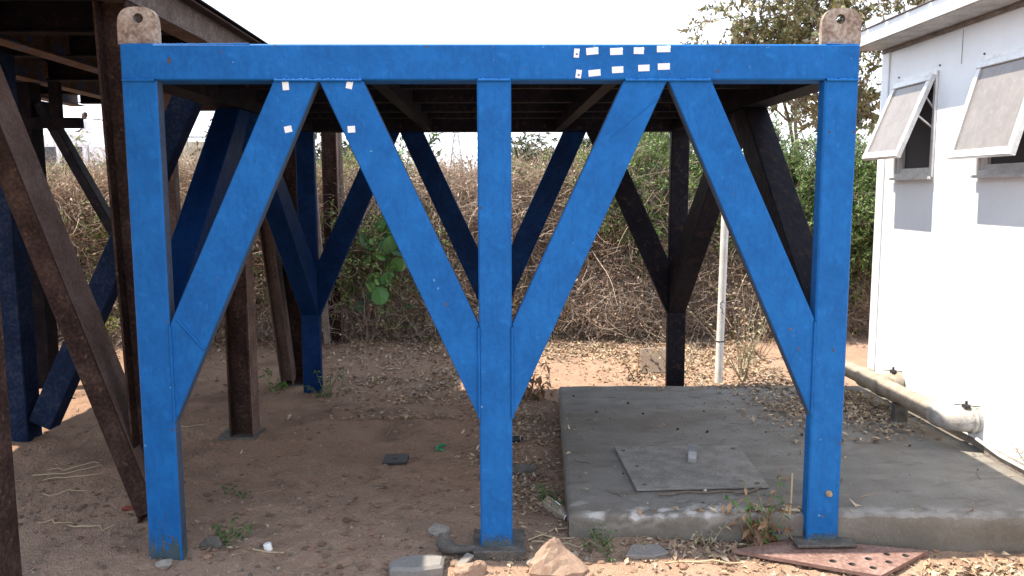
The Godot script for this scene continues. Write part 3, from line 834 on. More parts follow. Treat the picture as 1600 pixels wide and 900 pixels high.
func concrete_slab() -> void:
	var nu := 190; var nv := 170
	var mb := MB.new()
	var pts := PackedVector3Array(); var cols := PackedColorArray()
	for j in nv + 1:
		var v := pow(float(j) / nv, 1.15)
		for i in nu + 1:
			var p := slab_point(float(i) / nu, v)
			var y := slab_y(p.x) + 0.004 * nz_c.get_noise_2d(p.x * 60.0, p.y * 60.0) + 0.006 * nz_a.get_noise_2d(p.x * 40.0, p.y * 40.0)
			var chip := 0.5 + 0.5 * nz_c.get_noise_2d(p.x * 180.0, p.y * 40.0)
			if j == 0: y -= 0.008 + 0.034 * chip * chip
			elif j == 1: y -= 0.003 + 0.022 * chip * chip
			elif j == 2: y -= 0.010 * chip * chip
			if i == 0: y -= 0.006 + 0.008 * chip
			pts.append(Vector3(p.x, y, p.y)); cols.append(slab_tint(p.x, p.y, 0.0))
	# rows run from the front to the back: turn them round so that the normals point up
	var rp := PackedVector3Array(); var rc := PackedColorArray()
	for j in range(nv, -1, -1):
		for i in nu + 1:
			rp.append(pts[j * (nu + 1) + i]); rc.append(cols[j * (nu + 1) + i])
	mb.sheet(rp, rc, nu + 1, nv + 1)
	# front and left faces
	for side in 2:
		var fp := PackedVector3Array(); var fc := PackedColorArray()
		var m := nu if side == 0 else nv
		for j in 15:
			for i in m + 1:
				var top := pts[i] if side == 0 else pts[(nv - i) * (nu + 1)]
				var d := 0.27 * j / 14.0
				var out := Vector3(0, 0, 1) if side == 0 else Vector3(-1, 0, 0)
				var bulge := 0.006 * nz_c.get_noise_3d(top.x * 90.0, d * 250.0, top.z * 90.0) + 0.004 * sin(minf(d / 0.02, 1.0) * PI / 2)
				fp.append(Vector3(top.x, top.y - d, top.z) + out * (bulge if j > 0 else 0.0))
				fc.append(slab_tint(top.x, top.z, d + 0.0001))
		mb.sheet(fp, fc, m + 1, 15)
	var o := one("concrete_slab", mb, M.slabtop, "low grey concrete tank cover slab with a chipped limy front edge under the blue stand", "concrete slab")
	o.set_meta("kind", "thing")

func manhole() -> void:
	var t := thing("hatch_cover", "thin grey steel hatch plate with a bent strap handle lying on the concrete slab", "hatch cover", Vector3(1.06, 0.14, -0.7))
	var mb := MB.new()
	var T := Transform3D(Basis(Vector3(1, 0, 0), Vector3(0, 0, -1), Vector3(0, 1, 0)), Vector3.ZERO)   # outline x, -z
	var T2 := Transform3D(Basis(Vector3(0, 0, 1), 0.035), Vector3(0, 0.0995, 0)) * T
	mb.prism(P2([0.692, 0.398, 1.335, 0.36, 1.375, 0.995, 0.682, 1.076]), T2, 0.004, 0.016, 0.002)
	part(t, "plate", mb, M.coverplate)
	mb = MB.new()
	var pts := []
	for i in 13:
		var a := PI * i / 12.0
		pts.append(Vector2(cos(a) * 0.06, sin(a) * 0.078))
	for i in 12:
		var p: Vector2 = pts[i]; var q: Vector2 = pts[i + 1]
		for w in [[0.0, 0.004]]:
			var pi := p * 0.93; var qi := q * 0.93
			var B := Transform3D(Basis(Vector3(0, 1, 0), 1.3), Vector3(1.066, 0.152, -0.80))
			var z := 0.021
			mb.quad(B * Vector3(q.x, q.y, z), B * Vector3(p.x, p.y, z), B * Vector3(pi.x, pi.y, z), B * Vector3(qi.x, qi.y, z))
			mb.quad(B * Vector3(p.x, p.y, -z), B * Vector3(q.x, q.y, -z), B * Vector3(qi.x, qi.y, -z), B * Vector3(pi.x, pi.y, -z))
			mb.quad(B * Vector3(p.x, p.y, z), B * Vector3(q.x, q.y, z), B * Vector3(q.x, q.y, -z), B * Vector3(p.x, p.y, -z))
			mb.quad(B * Vector3(qi.x, qi.y, z), B * Vector3(pi.x, pi.y, z), B * Vector3(pi.x, pi.y, -z), B * Vector3(qi.x, qi.y, -z))
	part(t, "handle", mb, M.zinc)
	for q in [[0.72, -0.99], [0.74, -0.45], [1.33, -0.94], [1.29, -0.40], [0.75, -0.72]]:
		mb = MB.new(); mb.lathe(P2([0.013, 0.0, 0.011, 0.004, 0.0, 0.005]), Transform3D(Basis(), Vector3(q[0], 0.1155 + 0.035 * q[0], q[1])), 8); part(t, "bolt", mb, M.grime)

func red_plate() -> void:
	var cs := CSGPolygon3D.new()
	cs.polygon = P2([0, 0, 0.545, -0.245, 0.86, -0.03, 0.32, 0.10])
	cs.depth = 0.016
	for q in [[0.40, -0.115], [0.47, -0.145], [0.545, -0.178], [0.56, -0.10], [0.635, -0.13], [0.66, -0.06], [0.735, -0.075]]:
		var h := CSGCylinder3D.new(); h.radius = 0.015; h.height = 0.1; h.sides = 16; h.operation = CSGShape3D.OPERATION_SUBTRACTION
		h.material = M.grime; h.rotation.x = PI / 2; h.position = Vector3(q[0], q[1], 0.008)
		cs.add_child(h)
	cs.material = M.redplate
	cs.name = numbered("perforated_plate")
	cs.position = Vector3(1.035, 0.027, 0.05)
	cs.rotation = Vector3(-PI / 2 + 0.03, 0.0, 0.0)
	add_child(cs, true)
	tag(cs, "reddish brown steel plate with bolt holes lying under the right front column", "steel plate")

# ------------------------------------------------------------------ cabin
const WX := 2.62
func cabin() -> void:
	var t := thing("site_cabin", "white clad site cabin with two propped top-hung windows and a thin flat roof", "cabin", Vector3(4.2, 0.2, 0.4))
	var z0 := -2.03; var z1 := 3.4; var y0 := 0.245; var y1 := 2.52
	var wins := [[-1.84, -1.42], [-0.92, -0.42], [0.55, 1.05], [1.7, 2.2]]
	var wy0 := 1.70; var wy1 := 2.265
	var mb := MB.new()
	# long wall: outer and inner skins round the openings, joined by the reveals
	for sk in 2:
		var x := WX if sk == 0 else WX + 0.06
		var z := z0
		var cuts := wins.duplicate(); cuts.append([z1, z1])
		for w in cuts:
			for r in [[z, w[0], y0, y1], [w[0], w[1], y0, wy0], [w[0], w[1], wy1, y1]]:
				if r[1] - r[0] < 0.001: continue
				var a := Vector3(x, r[2], r[0]); var b := Vector3(x, r[2], r[1]); var c := Vector3(x, r[3], r[1]); var d := Vector3(x, r[3], r[0])
				if sk == 0: mb.quad(a, b, c, d)
				else: mb.quad(b, a, d, c)
			z = w[1]
	for w in wins:
		var xa := WX; var xb := WX + 0.06
		mb.quad(Vector3(xa, wy0, w[0]), Vector3(xa, wy0, w[1]), Vector3(xb, wy0, w[1]), Vector3(xb, wy0, w[0]))
		mb.quad(Vector3(xa, wy1, w[1]), Vector3(xa, wy1, w[0]), Vector3(xb, wy1, w[0]), Vector3(xb, wy1, w[1]))
		mb.quad(Vector3(xa, wy0, w[0]), Vector3(xb, wy0, w[0]), Vector3(xb, wy1, w[0]), Vector3(xa, wy1, w[0]))
		mb.quad(Vector3(xa, wy0, w[1]), Vector3(xa, wy1, w[1]), Vector3(xb, wy1, w[1]), Vector3(xb, wy0, w[1]))
	part(t, "wall", mb, M.cladding)
	for r in [[Vector3(WX + 0.002, y0, z0 - 0.06), Vector3(5.8, y1, z0 - 0.001)], [Vector3(WX + 0.002, y0, z1 + 0.001), Vector3(5.8, y1, z1 + 0.06)], [Vector3(5.74, y0, z0), Vector3(5.8, y1, z1)]]:
		mb = MB.new(); mb.box(r[0], r[1]); part(t, "wall", mb, M.cladding)
	mb = MB.new(); mb.box(Vector3(WX + 0.061, y0 + 0.001, z0), Vector3(5.739, y0 + 0.10, z1)); part(t, "floor", mb, M.lining)
	mb = MB.new(); mb.box(Vector3(WX + 0.061, y1 - 0.05, z0), Vector3(5.739, y1 - 0.002, z1)); part(t, "ceiling", mb, M.lining)
	# corner trim, panel joints, base rail
	mb = MB.new(); mb.box(Vector3(WX - 0.012, y0, z0 - 0.066), Vector3(WX - 0.0015, y1 - 0.002, z0 + 0.028), 0.003); part(t, "corner_trim", mb, M.cladding)
	for z in [-1.165, 0.12, 1.4]:
		mb = MB.new(); mb.box(Vector3(WX - 0.003, wy1 + 0.03 if z < 0 else y0 + 0.05, z - 0.0012), Vector3(WX - 0.0008, y1 - 0.04, z + 0.0012)); part(t, "panel_joint", mb, M.lampgrey)
	mb = MB.new(); mb.box(Vector3(WX - 0.02, y1 - 0.026, z0 - 0.05), Vector3(WX - 0.002, y1 - 0.003, z1), 0.003); part(t, "eave_strip", mb, M.brownstrip)
	mb = MB.new(); mb.box(Vector3(WX - 0.02, y0 - 0.12, -0.70), Vector3(WX + 0.028, y0 - 0.0015, z1), 0.003); part(t, "base_rail", mb, M.brownstrip)
	mb = MB.new(); mb.box(Vector3(WX + 0.03, y0 - 0.25, z0), Vector3(5.7, y0 - 0.002, z1)); part(t, "skid_base", mb, M.brownstrip)
	# roof
	mb = MB.new(); mb.box(Vector3(WX - 0.215, y1, z0 - 0.06), Vector3(6.0, y1 + 0.012, z1 + 0.3)); var rf := part(t, "roof", mb, M.soffit)
	mb = MB.new(); mb.box(Vector3(WX - 0.232, y1 + 0.004, z0 - 0.075), Vector3(WX - 0.2155, y1 + 0.092, z1 + 0.31), 0.003)
	mb.box(Vector3(WX - 0.215, y1 + 0.0125, z0 - 0.075), Vector3(6.0, y1 + 0.09, z0 - 0.061))
	part_of(rf, "fascia", mb, M.cladding)
	mb = MB.new()
	var prof := PackedVector2Array()
	var z := z0 - 0.05
	while z < z1 + 0.2:
		prof.append_array(P2([z, 0.0, z + 0.21, 0.0, z + 0.226, 0.03, z + 0.236, 0.03]))
		z += 0.25
	for i in prof.size() - 1:
		var a := prof[i]; var b := prof[i + 1]
		var xa := WX - 0.25; var xb := 6.05
		mb.quad(Vector3(xa, y1 + 0.098 + a.y, a.x), Vector3(xa, y1 + 0.098 + b.y, b.x), Vector3(xb, y1 + 0.15 + b.y, b.x), Vector3(xb, y1 + 0.15 + a.y, a.x))
	part_of(rf, "roof_sheet", mb, M.trim)
	for w in wins.size(): window(t, wins[w][0], wins[w][1], wy0, wy1, [0.215, 0.165, 0.2, 0.18][w], [0.475, 0.505, 0.49, 0.49][w])
	# conduit along the foot of the wall
	mb = MB.new(); mb.tube(PackedVector3Array([Vector3(2.592, 0.262, -0.76), Vector3(2.594, 0.235, -0.55), Vector3(2.596, 0.225, 1.5)]), PackedFloat32Array([0.009]), 8)
	one("conduit", mb, M.whitepipe, "thin white conduit running along the foot of the white cabin wall", "conduit")

# one mesh of two surfaces
func part2(t: Node3D, called: String, mb: MB, m: Material, mb2: MB, m2: Material) -> MeshInstance3D:
	var o := part(t, called, mb, m)
	o.material_override = null
	var am: ArrayMesh = o.mesh
	am.surface_set_material(0, m)
	var other: ArrayMesh = mb2.mesh()
	am.add_surface_from_arrays(Mesh.PRIMITIVE_TRIANGLES, other.surface_get_arrays(0))
	am.surface_set_material(1, m2)
	return o

func part_of(p: MeshInstance3D, called: String, mb: MB, m: Material) -> MeshInstance3D:
	var o := MeshInstance3D.new()
	o.name = called; o.mesh = mb.mesh(); o.material_override = m
	p.add_child(o, true)
	return o

func window(t: Node3D, za: float, zb: float, ya: float, yb: float, out: float, drop: float) -> void:
	var w := Node3D.new(); w.name = "window"; w.position = -t.position
	t.add_child(w, true)
	var add := func(called: String, mb: MB, m: Material) -> void:
		var o := MeshInstance3D.new(); o.name = called; o.mesh = mb.mesh(); o.material_override = m
		w.add_child(o, true)
	var f := 0.028
	var mb := MB.new()
	for r in [[ya - 0.03, ya, za - f, zb + f], [yb, yb + f, za - f, zb + f], [ya + 0.0005, yb - 0.0005, za - f, za], [ya + 0.0005, yb - 0.0005, zb, zb + f]]:
		mb.box(Vector3(WX - 0.016, r[0], r[2]), Vector3(WX - 0.0015, r[1], r[3]), 0.002)
	add.call("frame", mb, M.aluminium)
	mb = MB.new()
	for r in [[ya + 0.001, ya + 0.03, za + 0.031, zb - 0.031], [yb - 0.03, yb - 0.001, za + 0.031, zb - 0.031], [ya + 0.001, yb - 0.001, za + 0.001, za + 0.03], [ya + 0.001, yb - 0.001, zb - 0.03, zb - 0.001]]:
		mb.box(Vector3(WX + 0.012, r[0], r[2]), Vector3(WX + 0.05, r[1], r[3]), 0.002)
	add.call("inner_frame", mb, M.aluminium)
	mb = MB.new(); mb.box(Vector3(WX + 0.034, ya + 0.0305, za + 0.0305), Vector3(WX + 0.038, yb - 0.0305, zb - 0.0305)); add.call("insect_screen", mb, M.screen)
	mb = MB.new(); mb.box(Vector3(WX - 0.04, ya - 0.042, za - f - 0.01), Vector3(WX - 0.0165, ya - 0.026, zb + f + 0.01), 0.003); add.call("sill", mb, M.aluminium)
	# the sash, hinged at its head and propped out; x of T runs along the wall, y down the sash
	var hinge := Vector3(WX - 0.024, yb + 0.006, 0)
	var tip := Vector3(WX - out, yb - drop, 0)
	var down := (tip - hinge).normalized()
	var L := (tip - hinge).length()
	var zx := Vector3(0, 0, 1)
	var nrm := zx.cross(down)
	var T := Transform3D(Basis(zx, down, nrm), hinge)
	var wa := za - 0.02; var wb := zb + 0.02
	var s := 0.042
	mb = MB.new()
	mb.prism(P2([wa, 0, wb, 0, wb, s, wa, s]), T, -0.016, 0.016, 0.003)
	mb.prism(P2([wa, L - s, wb, L - s, wb, L, wa, L]), T, -0.016, 0.016, 0.003)
	mb.prism(P2([wa, s + 0.0005, wa + s * 0.9, s + 0.0005, wa + s * 0.9, L - s - 0.0005, wa, L - s - 0.0005]), T, -0.0155, 0.0155, 0.003)
	mb.prism(P2([wb - s * 0.9, s + 0.0005, wb, s + 0.0005, wb, L - s - 0.0005, wb - s * 0.9, L - s - 0.0005]), T, -0.0155, 0.0155, 0.003)
	add.call("sash", mb, M.aluminium)
	mb = MB.new(); mb.prism(P2([wa + s * 0.9 + 0.0005, s + 0.0005, wb - s * 0.9 - 0.0005, s + 0.0005, wb - s * 0.9 - 0.0005, L - s - 0.0005, wa + s * 0.9 + 0.0005, L - s - 0.0005]), T, -0.004, 0.004)
	add.call("pane", mb, M.film)
	# stay arms
	for z in [za + 0.012, zb - 0.012]:
		mb = MB.new()
		var a := T * Vector3(z, L * 0.46, 0.0)
		mb.bar(Vector3(WX - 0.004, yb - 0.30, z), a, rect(0.016, 0.006), Vector3(0, 0, 1))
		mb.bar(T * Vector3(z, L * 0.22, 0.0), Vector3(WX - 0.004, yb - 0.05, z).lerp(Vector3(WX - 0.004, yb - 0.22, z), 0.8), rect(0.014, 0.005), Vector3(0, 0, 1))
		add.call("stay_arm", mb, M.aluminium)
	for q in [[za - 0.03, yb + 0.05], [zb + 0.035, yb + 0.055], [za - 0.034, ya - 0.03], [zb + 0.034, ya - 0.03]]:
		mb = MB.new(); mb.lathe(P2([0.006, 0.0, 0.005, 0.006, 0.0, 0.007]), Transform3D(Basis(Vector3(0, 0, 1), PI / 2), Vector3(WX - 0.001 - (0.016 if q[1] < ya else 0.0), q[1], q[0])), 7); add.call("screw", mb, M.dark_steel)

func drain_pipe() -> void:
	var t := thing("drain_pipe", "dusty grey plastic drain pipe with a tee and an elbow along the cabin wall", "pipe", Vector3(2.49, 0.2, -1.5))
	var y := 0.352; var x := 2.488
	var ax := func(z: float) -> Vector3: return Vector3(x, y + 0.004 * z, z)
	var mb := MB.new(); mb.tube(PackedVector3Array([ax.call(-3.1), ax.call(-1.84)]), PackedFloat32Array([0.055]), 28); part(t, "pipe", mb, M.pvc)
	mb = MB.new(); mb.tube(PackedVector3Array([ax.call(-1.62), ax.call(-0.93)]), PackedFloat32Array([0.055]), 28); part(t, "pipe", mb, M.pvc)
	# tee
	mb = MB.new()
	mb.tube(PackedVector3Array([ax.call(-1.88), ax.call(-1.87), ax.call(-1.83), ax.call(-1.82), ax.call(-1.63), ax.call(-1.62), ax.call(-1.585), ax.call(-1.58)]), PackedFloat32Array([0.056, 0.069, 0.069, 0.061, 0.061, 0.069, 0.069, 0.056]), 28)
	var c: Vector3 = ax.call(-1.70)
	var br := PackedVector3Array(); var rr := PackedFloat32Array([0.057, 0.058, 0.060, 0.060, 0.068, 0.068, 0.062, 0.072, 0.072])
	for i in 9:
		var k := i / 8.0
		br.append(c + Vector3(0.128 * k, 0.01 * k, 0.05 * sin(k * PI / 2)))
	mb.tube(br, rr, 24)
	part(t, "tee_fitting", mb, M.pvc)
	# elbow into the wall
	mb = MB.new()
	var e := PackedVector3Array(); var er := PackedFloat32Array()
	var z0 := -0.96
	e.append(ax.call(z0 - 0.012)); er.append(0.056); e.append(ax.call(z0)); er.append(0.071); e.append(ax.call(z0 + 0.04)); er.append(0.071); e.append(ax.call(z0 + 0.05)); er.append(0.060)
	var cc: Vector3 = ax.call(z0 + 0.06) + Vector3(0.075, 0, 0)
	for i in 9:
		var a := PI / 2 * i / 8.0
		e.append(cc + Vector3(-0.075 * cos(a), 0, 0.075 * sin(a) * 1.1)); er.append(0.064)
	var last := e[e.size() - 1]
	for q in [[0.012, 0.061], [0.018, 0.073], [0.034, 0.073], [0.038, 0.062], [0.044, 0.074], [0.056, 0.074]]:
		e.append(last + Vector3(q[0], 0, 0)); er.append(q[1])
	mb.tube(e, er, 28)
	part(t, "elbow_fitting", mb, M.fitting)
	for q in [Vector3(2.575, 0.428, -1.66), Vector3(2.56, 0.425, -0.815)]:
		mb = MB.new()
		mb.box(q - Vector3(0.015, 0.008, 0.02), q + Vector3(0.015, 0.012, 0.02), 0.003)
		mb.tube(PackedVector3Array([q + Vector3(-0.05, 0.006, -0.03), q + Vector3(0.06, 0.006, 0.03)]), PackedFloat32Array([0.003]), 5)
		mb.tube(PackedVector3Array([q, q + Vector3(0, 0.03, 0)]), PackedFloat32Array([0.007]), 6)
		part(t, "pipe_clip", mb, M.dark_steel)
	mb = MB.new(); mb.box(Vector3(2.45, 0.17, -1.42), Vector3(2.53, 0.292, -1.36), 0.004); part(t, "support_block", mb, M.grime)
	# upright white pipe behind the slab
	var wp := thing("vent_pipe", "upright white plastic pipe standing just behind the concrete slab", "pipe", Vector3(1.86, 0.0, -3.15))
	mb = MB.new(); mb.tube(PackedVector3Array([Vector3(1.86, -0.05, -3.15), Vector3(1.87, 0.7, -3.15), Vector3(1.88, 1.42, -3.15)]), PackedFloat32Array([0.031]), 20); part(wp, "pipe", mb, M.whitepipe)
	mb = MB.new(); mb.tube(PackedVector3Array([Vector3(1.866, 0.352, -3.15), Vector3(1.866, 0.362, -3.15)]), PackedFloat32Array([0.0335]), 18); part(wp, "band", mb, M.dark_steel)
	for q in [[0.66, 0.7, 0.012], [0.70, 0.675, -0.008], [0.655, 0.62, 0.010], [0.61, 0.59, -0.004]]:
		mb = MB.new()
		var pts := PackedVector3Array()
		for i in 6:
			var k := i / 5.0
			var a: float = PI / 2 + q[2] * 30.0 + 0.35 * sin(k * 5.0)
			pts.append(Vector3(1.8695 + cos(a) * 0.0312, lerpf(q[0], q[1], k), -3.15 + sin(a) * 0.0312))
		mb.tube(pts, PackedFloat32Array([0.0022]), 5); part(wp, "pen_mark", mb, M.black)

# ------------------------------------------------------------------ loose things
func loose_things() -> void:
	var g := func(x: float, z: float) -> Vector3: return Vector3(x, gh(x, z), z)
	# dark square steel washer plate
	var cs := CSGPolygon3D.new(); cs.polygon = P2([-0.075, -0.06, 0.07, -0.065, 0.082, 0.06, -0.055, 0.062]); cs.depth = 0.026
	var h := CSGCylinder3D.new(); h.radius = 0.019; h.height = 0.2; h.sides = 16; h.operation = CSGShape3D.OPERATION_SUBTRACTION; h.rotation.x = PI / 2; h.material = M.grime
	cs.add_child(h); cs.material = M.dark_steel; cs.name = numbered("washer_plate")
	cs.position = g.call(-0.60, -1.26) + Vector3(0, 0.022, 0); cs.rotation = Vector3(-PI / 2 + 0.08, 0.1, 0); add_child(cs, true)
	tag(cs, "dark square steel washer plate with a round hole lying on the bare soil", "steel plate")
	# green strap
	var mb := MB.new(); var pts := PackedVector3Array()
	for i in 12:
		var a := 1.0 + i * 0.38
		pts.append(g.call(-0.335, -1.52) + Vector3(cos(a) * 0.032, 0.012 + 0.006 * sin(i * 1.7), -sin(a) * 0.045))
	mb.tube(pts, PackedFloat32Array([0.009, 0.011, 0.008, 0.010]), 5)
	one("green_strap", mb, M.green_plastic, "curled scrap of green plastic strap on the soil", "plastic scrap")
	# white cap on a stick
	mb = MB.new(); mb.lathe(P2([0.0, 0.0, 0.018, 0.0, 0.018, 0.03, 0.015, 0.034, 0.0, 0.034]), Transform3D(Basis(Vector3(0, 0, 1), 0.2), g.call(-1.03, -0.09)), 14)
	one("bottle_cap", mb, M.white, "small white plastic cap beside a straw stick on the soil", "cap")
	mb = MB.new(); mb.tube(PackedVector3Array([g.call(-1.10, -0.085) + Vector3(0, 0.01, 0), g.call(-1.03, -0.055) + Vector3(0, 0.012, 0), g.call(-0.95, -0.05) + Vector3(0, 0.008, 0)]), PackedFloat32Array([0.004]), 5)
	one("straw_stick", mb, M.straw, "short straw-coloured stick lying by the small white cap", "stick")
	# stones
	for q in [["stone", "pale grey stone on the soil left of the middle column", -0.27, -0.24, 0.055, 0.034, 0.04, 5, "stone", 7], ["stone", "cream stone at the front edge, lowest of the stones left of the middle base plate", -0.11, 0.17, 0.075, 0.045, 0.05, 6, "sandstone", 21],
			["stone", "pointed orange sandstone lump in the sun right of the middle base plate", 0.25, 0.155, 0.15, 0.098, 0.085, 9, "sandstone", 12], ["stone", "dark rounded stone half hidden behind the middle column", 0.16, -1.08, 0.075, 0.04, 0.05, 3, "grime", 12],
			["stone", "round grey stone beside the foot of the left column", -1.44, 0.05, 0.04, 0.022, 0.035, 3, "stone", 31], ["stone", "dark slaty stone by the weed at the left column", -1.30, -0.12, 0.05, 0.045, 0.03, 7, "grime", 44],
			["stone", "small tan pebble-like stone beside the wood chip", -0.075, 0.11, 0.03, 0.022, 0.02, 5, "sandstone", 51], ["stone", "yellowish stone between the broken pipe and the wood chip", -0.175, 0.09, 0.03, 0.022, 0.024, 5, "sandstone", 63],
			["stone", "low brown stone in front of the right side of the middle base plate", 0.165, 0.09, 0.045, 0.025, 0.035, 4, "stone", 71]]:
		mb = rock(Vector3(q[4], q[5], q[6]), q[9], q[7], 0.5 if q[2] == 0.25 else 0.0)
		one(q[0], mb, M[q[8]], q[1], "stone", "", g.call(q[2], q[3]) + Vector3(0, q[5] * 0.35, 0))
	mb = MB.new(); mb.prism(P2([-0.12, -0.05, -0.02, -0.07, 0.10, -0.055, 0.115, 0.03, 0.06, 0.06, -0.07, 0.055, -0.125, 0.01]), Transform3D(Basis(Vector3(1, 0, 0), -PI / 2 + 0.06), Vector3.ZERO), -0.02, 0.045, 0.012)
	var fc := one("concrete_lump", mb, M.concrete, "flat grey broken concrete lump at the front edge left of the middle column", "concrete lump", "", g.call(-0.335, 0.135)); fc.rotation.y = 0.12
	mb = MB.new(); mb.prism(P2([-0.10, -0.04, 0.02, -0.05, 0.10, -0.02, 0.06, 0.05, -0.06, 0.045]), Transform3D(Basis(Vector3(1, 0, 0), -PI / 2 + 0.12), g.call(0.66, 0.035)), 0.0, 0.022, 0.004)
	one("concrete_fragment", mb, M.concrete, "thin flat concrete fragment in leaf litter in front of the slab", "concrete fragment")
	mb = MB.new(); mb.bar(g.call(-0.165, 0.135) + Vector3(0, 0.012, 0), g.call(-0.115, 0.07) + Vector3(0, 0.035, 0), rect(0.04, 0.016, 0.003), Vector3(1, 0, 0.6))
	one("wood_chip", mb, M.chip, "grey splinter of wood leaning by the middle base plate", "wood chip")
	# broken black pipe elbow beside the base plate
	mb = MB.new(); pts = PackedVector3Array()
	for q in [[-0.10, 0.018, 0.0], [-0.13, 0.02, 0.01], [-0.18, 0.022, 0.012], [-0.215, 0.024, -0.005], [-0.235, 0.04, -0.03], [-0.235, 0.07, -0.05]]: pts.append(Vector3(q[0], q[1] + 0.006, q[2]))
	mb.tube(pts, PackedFloat32Array([0.020, 0.017, 0.021, 0.036, 0.040, 0.022]), 12)
	one("broken_pipe", mb, M.grime, "muddy dark pipe elbow lying against the left of the middle base plate", "pipe")
	# bottles
	var T := Transform3D(Basis(Vector3(0.55, -0.32, 0.62).normalized().cross(Vector3.UP).normalized(), Vector3(0.55, -0.25, 0.62).normalized(), Vector3.ZERO), Vector3(0.245, 0.075, -0.42))
	T.basis.z = T.basis.x.cross(T.basis.y); T.basis = T.basis.orthonormalized()
	var bt := thing("glass_bottle", "clear glass bottle with a white label lying against the slab's left edge", "bottle", Vector3(0.27, 0.03, -0.36))
	mb = MB.new(); mb.lathe(P2([0.0, 0.0, 0.028, 0.002, 0.031, 0.012, 0.031, 0.105, 0.022, 0.128, 0.0135, 0.145, 0.013, 0.175, 0.0, 0.175]), T, 18); part(bt, "glass", mb, M.bottle)
	mb = MB.new(); mb.lathe(P2([0.0155, 0.150, 0.0155, 0.184, 0.0, 0.185]), T, 14); part(bt, "cap", mb, M.black)
	mb = MB.new(); mb.lathe(P2([0.016, 0.144, 0.016, 0.1495]), T, 14); part(bt, "collar", mb, M.white)
	mb = MB.new()
	for i in 5:
		var a0 := 3.6 + i * 0.2; var a1 := a0 + 0.2
		mb.quad(T * Vector3(cos(a0) * 0.0315, 0.05, -sin(a0) * 0.0315), T * Vector3(cos(a1) * 0.0315, 0.05, -sin(a1) * 0.0315), T * Vector3(cos(a1) * 0.0315, 0.085, -sin(a1) * 0.0315), T * Vector3(cos(a0) * 0.0315, 0.085, -sin(a0) * 0.0315))
	part(bt, "paper_label", mb, M.white)
	var T2 := Transform3D(Basis(Vector3(0, 0, 1), -1.35) * Basis(Vector3(1, 0, 0), 0.4), Vector3(0.10, gh(0.12, -1.57) + 0.022, -1.6))
	var b2 := thing("dark_bottle", "small dark bottle with a white collar lying behind the middle column", "bottle", Vector3(0.12, 0, -1.57))
	mb = MB.new(); mb.lathe(P2([0.0, 0.0, 0.02, 0.002, 0.022, 0.01, 0.022, 0.055, 0.011, 0.07, 0.011, 0.078, 0.0, 0.078]), T2, 14); part(b2, "glass", mb, M.black)
	mb = MB.new(); mb.lathe(P2([0.0125, 0.064, 0.0125, 0.070]), T2, 14); part(b2, "collar", mb, M.white)
	# blue wrapper
	mb = MB.new()
	for i in 5:
		var x := 1.20 + i * 0.018
		mb.quad(Vector3(x, 0.062 + 0.006 * sin(i * 2.0), -0.03), Vector3(x + 0.018, 0.062 + 0.006 * sin(i * 2.0 + 2.0), -0.03), Vector3(x + 0.02, 0.056 + 0.005 * sin(i * 3.0 + 3.0), -0.075), Vector3(x + 0.002, 0.056 + 0.005 * sin(i * 3.0), -0.075))
	one("blue_wrapper", mb, M.blue_plastic, "crumpled blue plastic scrap on the red plate below the dry weed", "plastic scrap")
	mb = rock(Vector3(0.045, 0.016, 0.022), 77, 9); one("brick_piece", mb, M.red_brick, "small red brick piece on the soil left of the left column", "brick piece", "", g.call(-1.86, -0.57) + Vector3(0, 0.008, 0))
	# pale concrete block behind the slab
	mb = MB.new(); mb.col = Color(1.0, 0.84, 0.74); mb.prism(P2([-0.13, -0.03, 0.14, -0.03, 0.145, 0.20, 0.05, 0.215, -0.12, 0.205]), Transform3D(Basis(Vector3(1, 0, 0), -0.45) * Basis(Vector3(0, 1, 0), -0.15), Vector3(1.42, 0.0, -3.6)), -0.06, 0.06, 0.012)
	one("concrete_block", mb, M.concrete, "pale sunlit concrete block beyond the slab beside the rear right column", "concrete block")
	# sticks at the left
	var sticks := [[-2.62, -1.06, 0.34, 0.35, "longest pale bent stick on the shaded soil at the left"], [-2.52, -1.0, 0.3, 0.3, "pale stick just behind the longest bent stick at the left"], [-2.58, -1.14, 0.27, 0.45, "pale stick just in front of the longest bent stick at the left"],
		[-2.42, -0.80, 0.22, 0.25, "short pale curved stick between the two groups at the left"], [-2.24, -0.42, 0.18, -0.02, "pale stick at the lower left, left one of the end-to-end pair"], [-2.08, -0.38, 0.24, -0.15, "pale stick at the lower left, right one of the end-to-end pair"],
		[-2.30, -2.03, 0.3, 0.0, "straight pale stick on the soil beside the rusty brace's far side"], [0.14, -0.14, 0.42, 0.08, "long dry stalk lying between the middle column and the slab corner"], [0.16, -0.10, 0.32, -0.12, "dry stalk nearest to the middle base plate on its right"],
		[0.18, -0.20, 0.30, 0.35, "dry stalk pointing up to the slab corner"], [0.72, 0.13, 0.42, 0.0, "long straw stalk on the soil in front of the slab"], [1.60, 0.12, 0.25, -0.35, "dry stalk on the ground right of the red plate"]]
	for i in sticks.size():
		var q = sticks[i]
		mb = MB.new(); pts = PackedVector3Array()
		for k in 7:
			var s: float = k / 6.0 * q[2]
			var x: float = q[0] + s * cos(q[3]); var z: float = q[1] - s * sin(q[3]) + (0.018 * sin(k * (0.9 + 0.23 * i) + i * 2.0) + 0.012 * sin(k * 2.9 + i * 1.1))
			pts.append(Vector3(x, gh(x, z) + 0.010 + 0.006 * sin(k * 1.3 + i), z))
		mb.tube(pts, PackedFloat32Array([0.0034, 0.004, 0.0042, 0.0036, 0.003, 0.0026, 0.0015]), 5)
		one("stick", mb, M.straw, q[4], "stick", "pale sticks on the ground")
	# dry root along the cover plate
	mb = MB.new(); pts = PackedVector3Array()
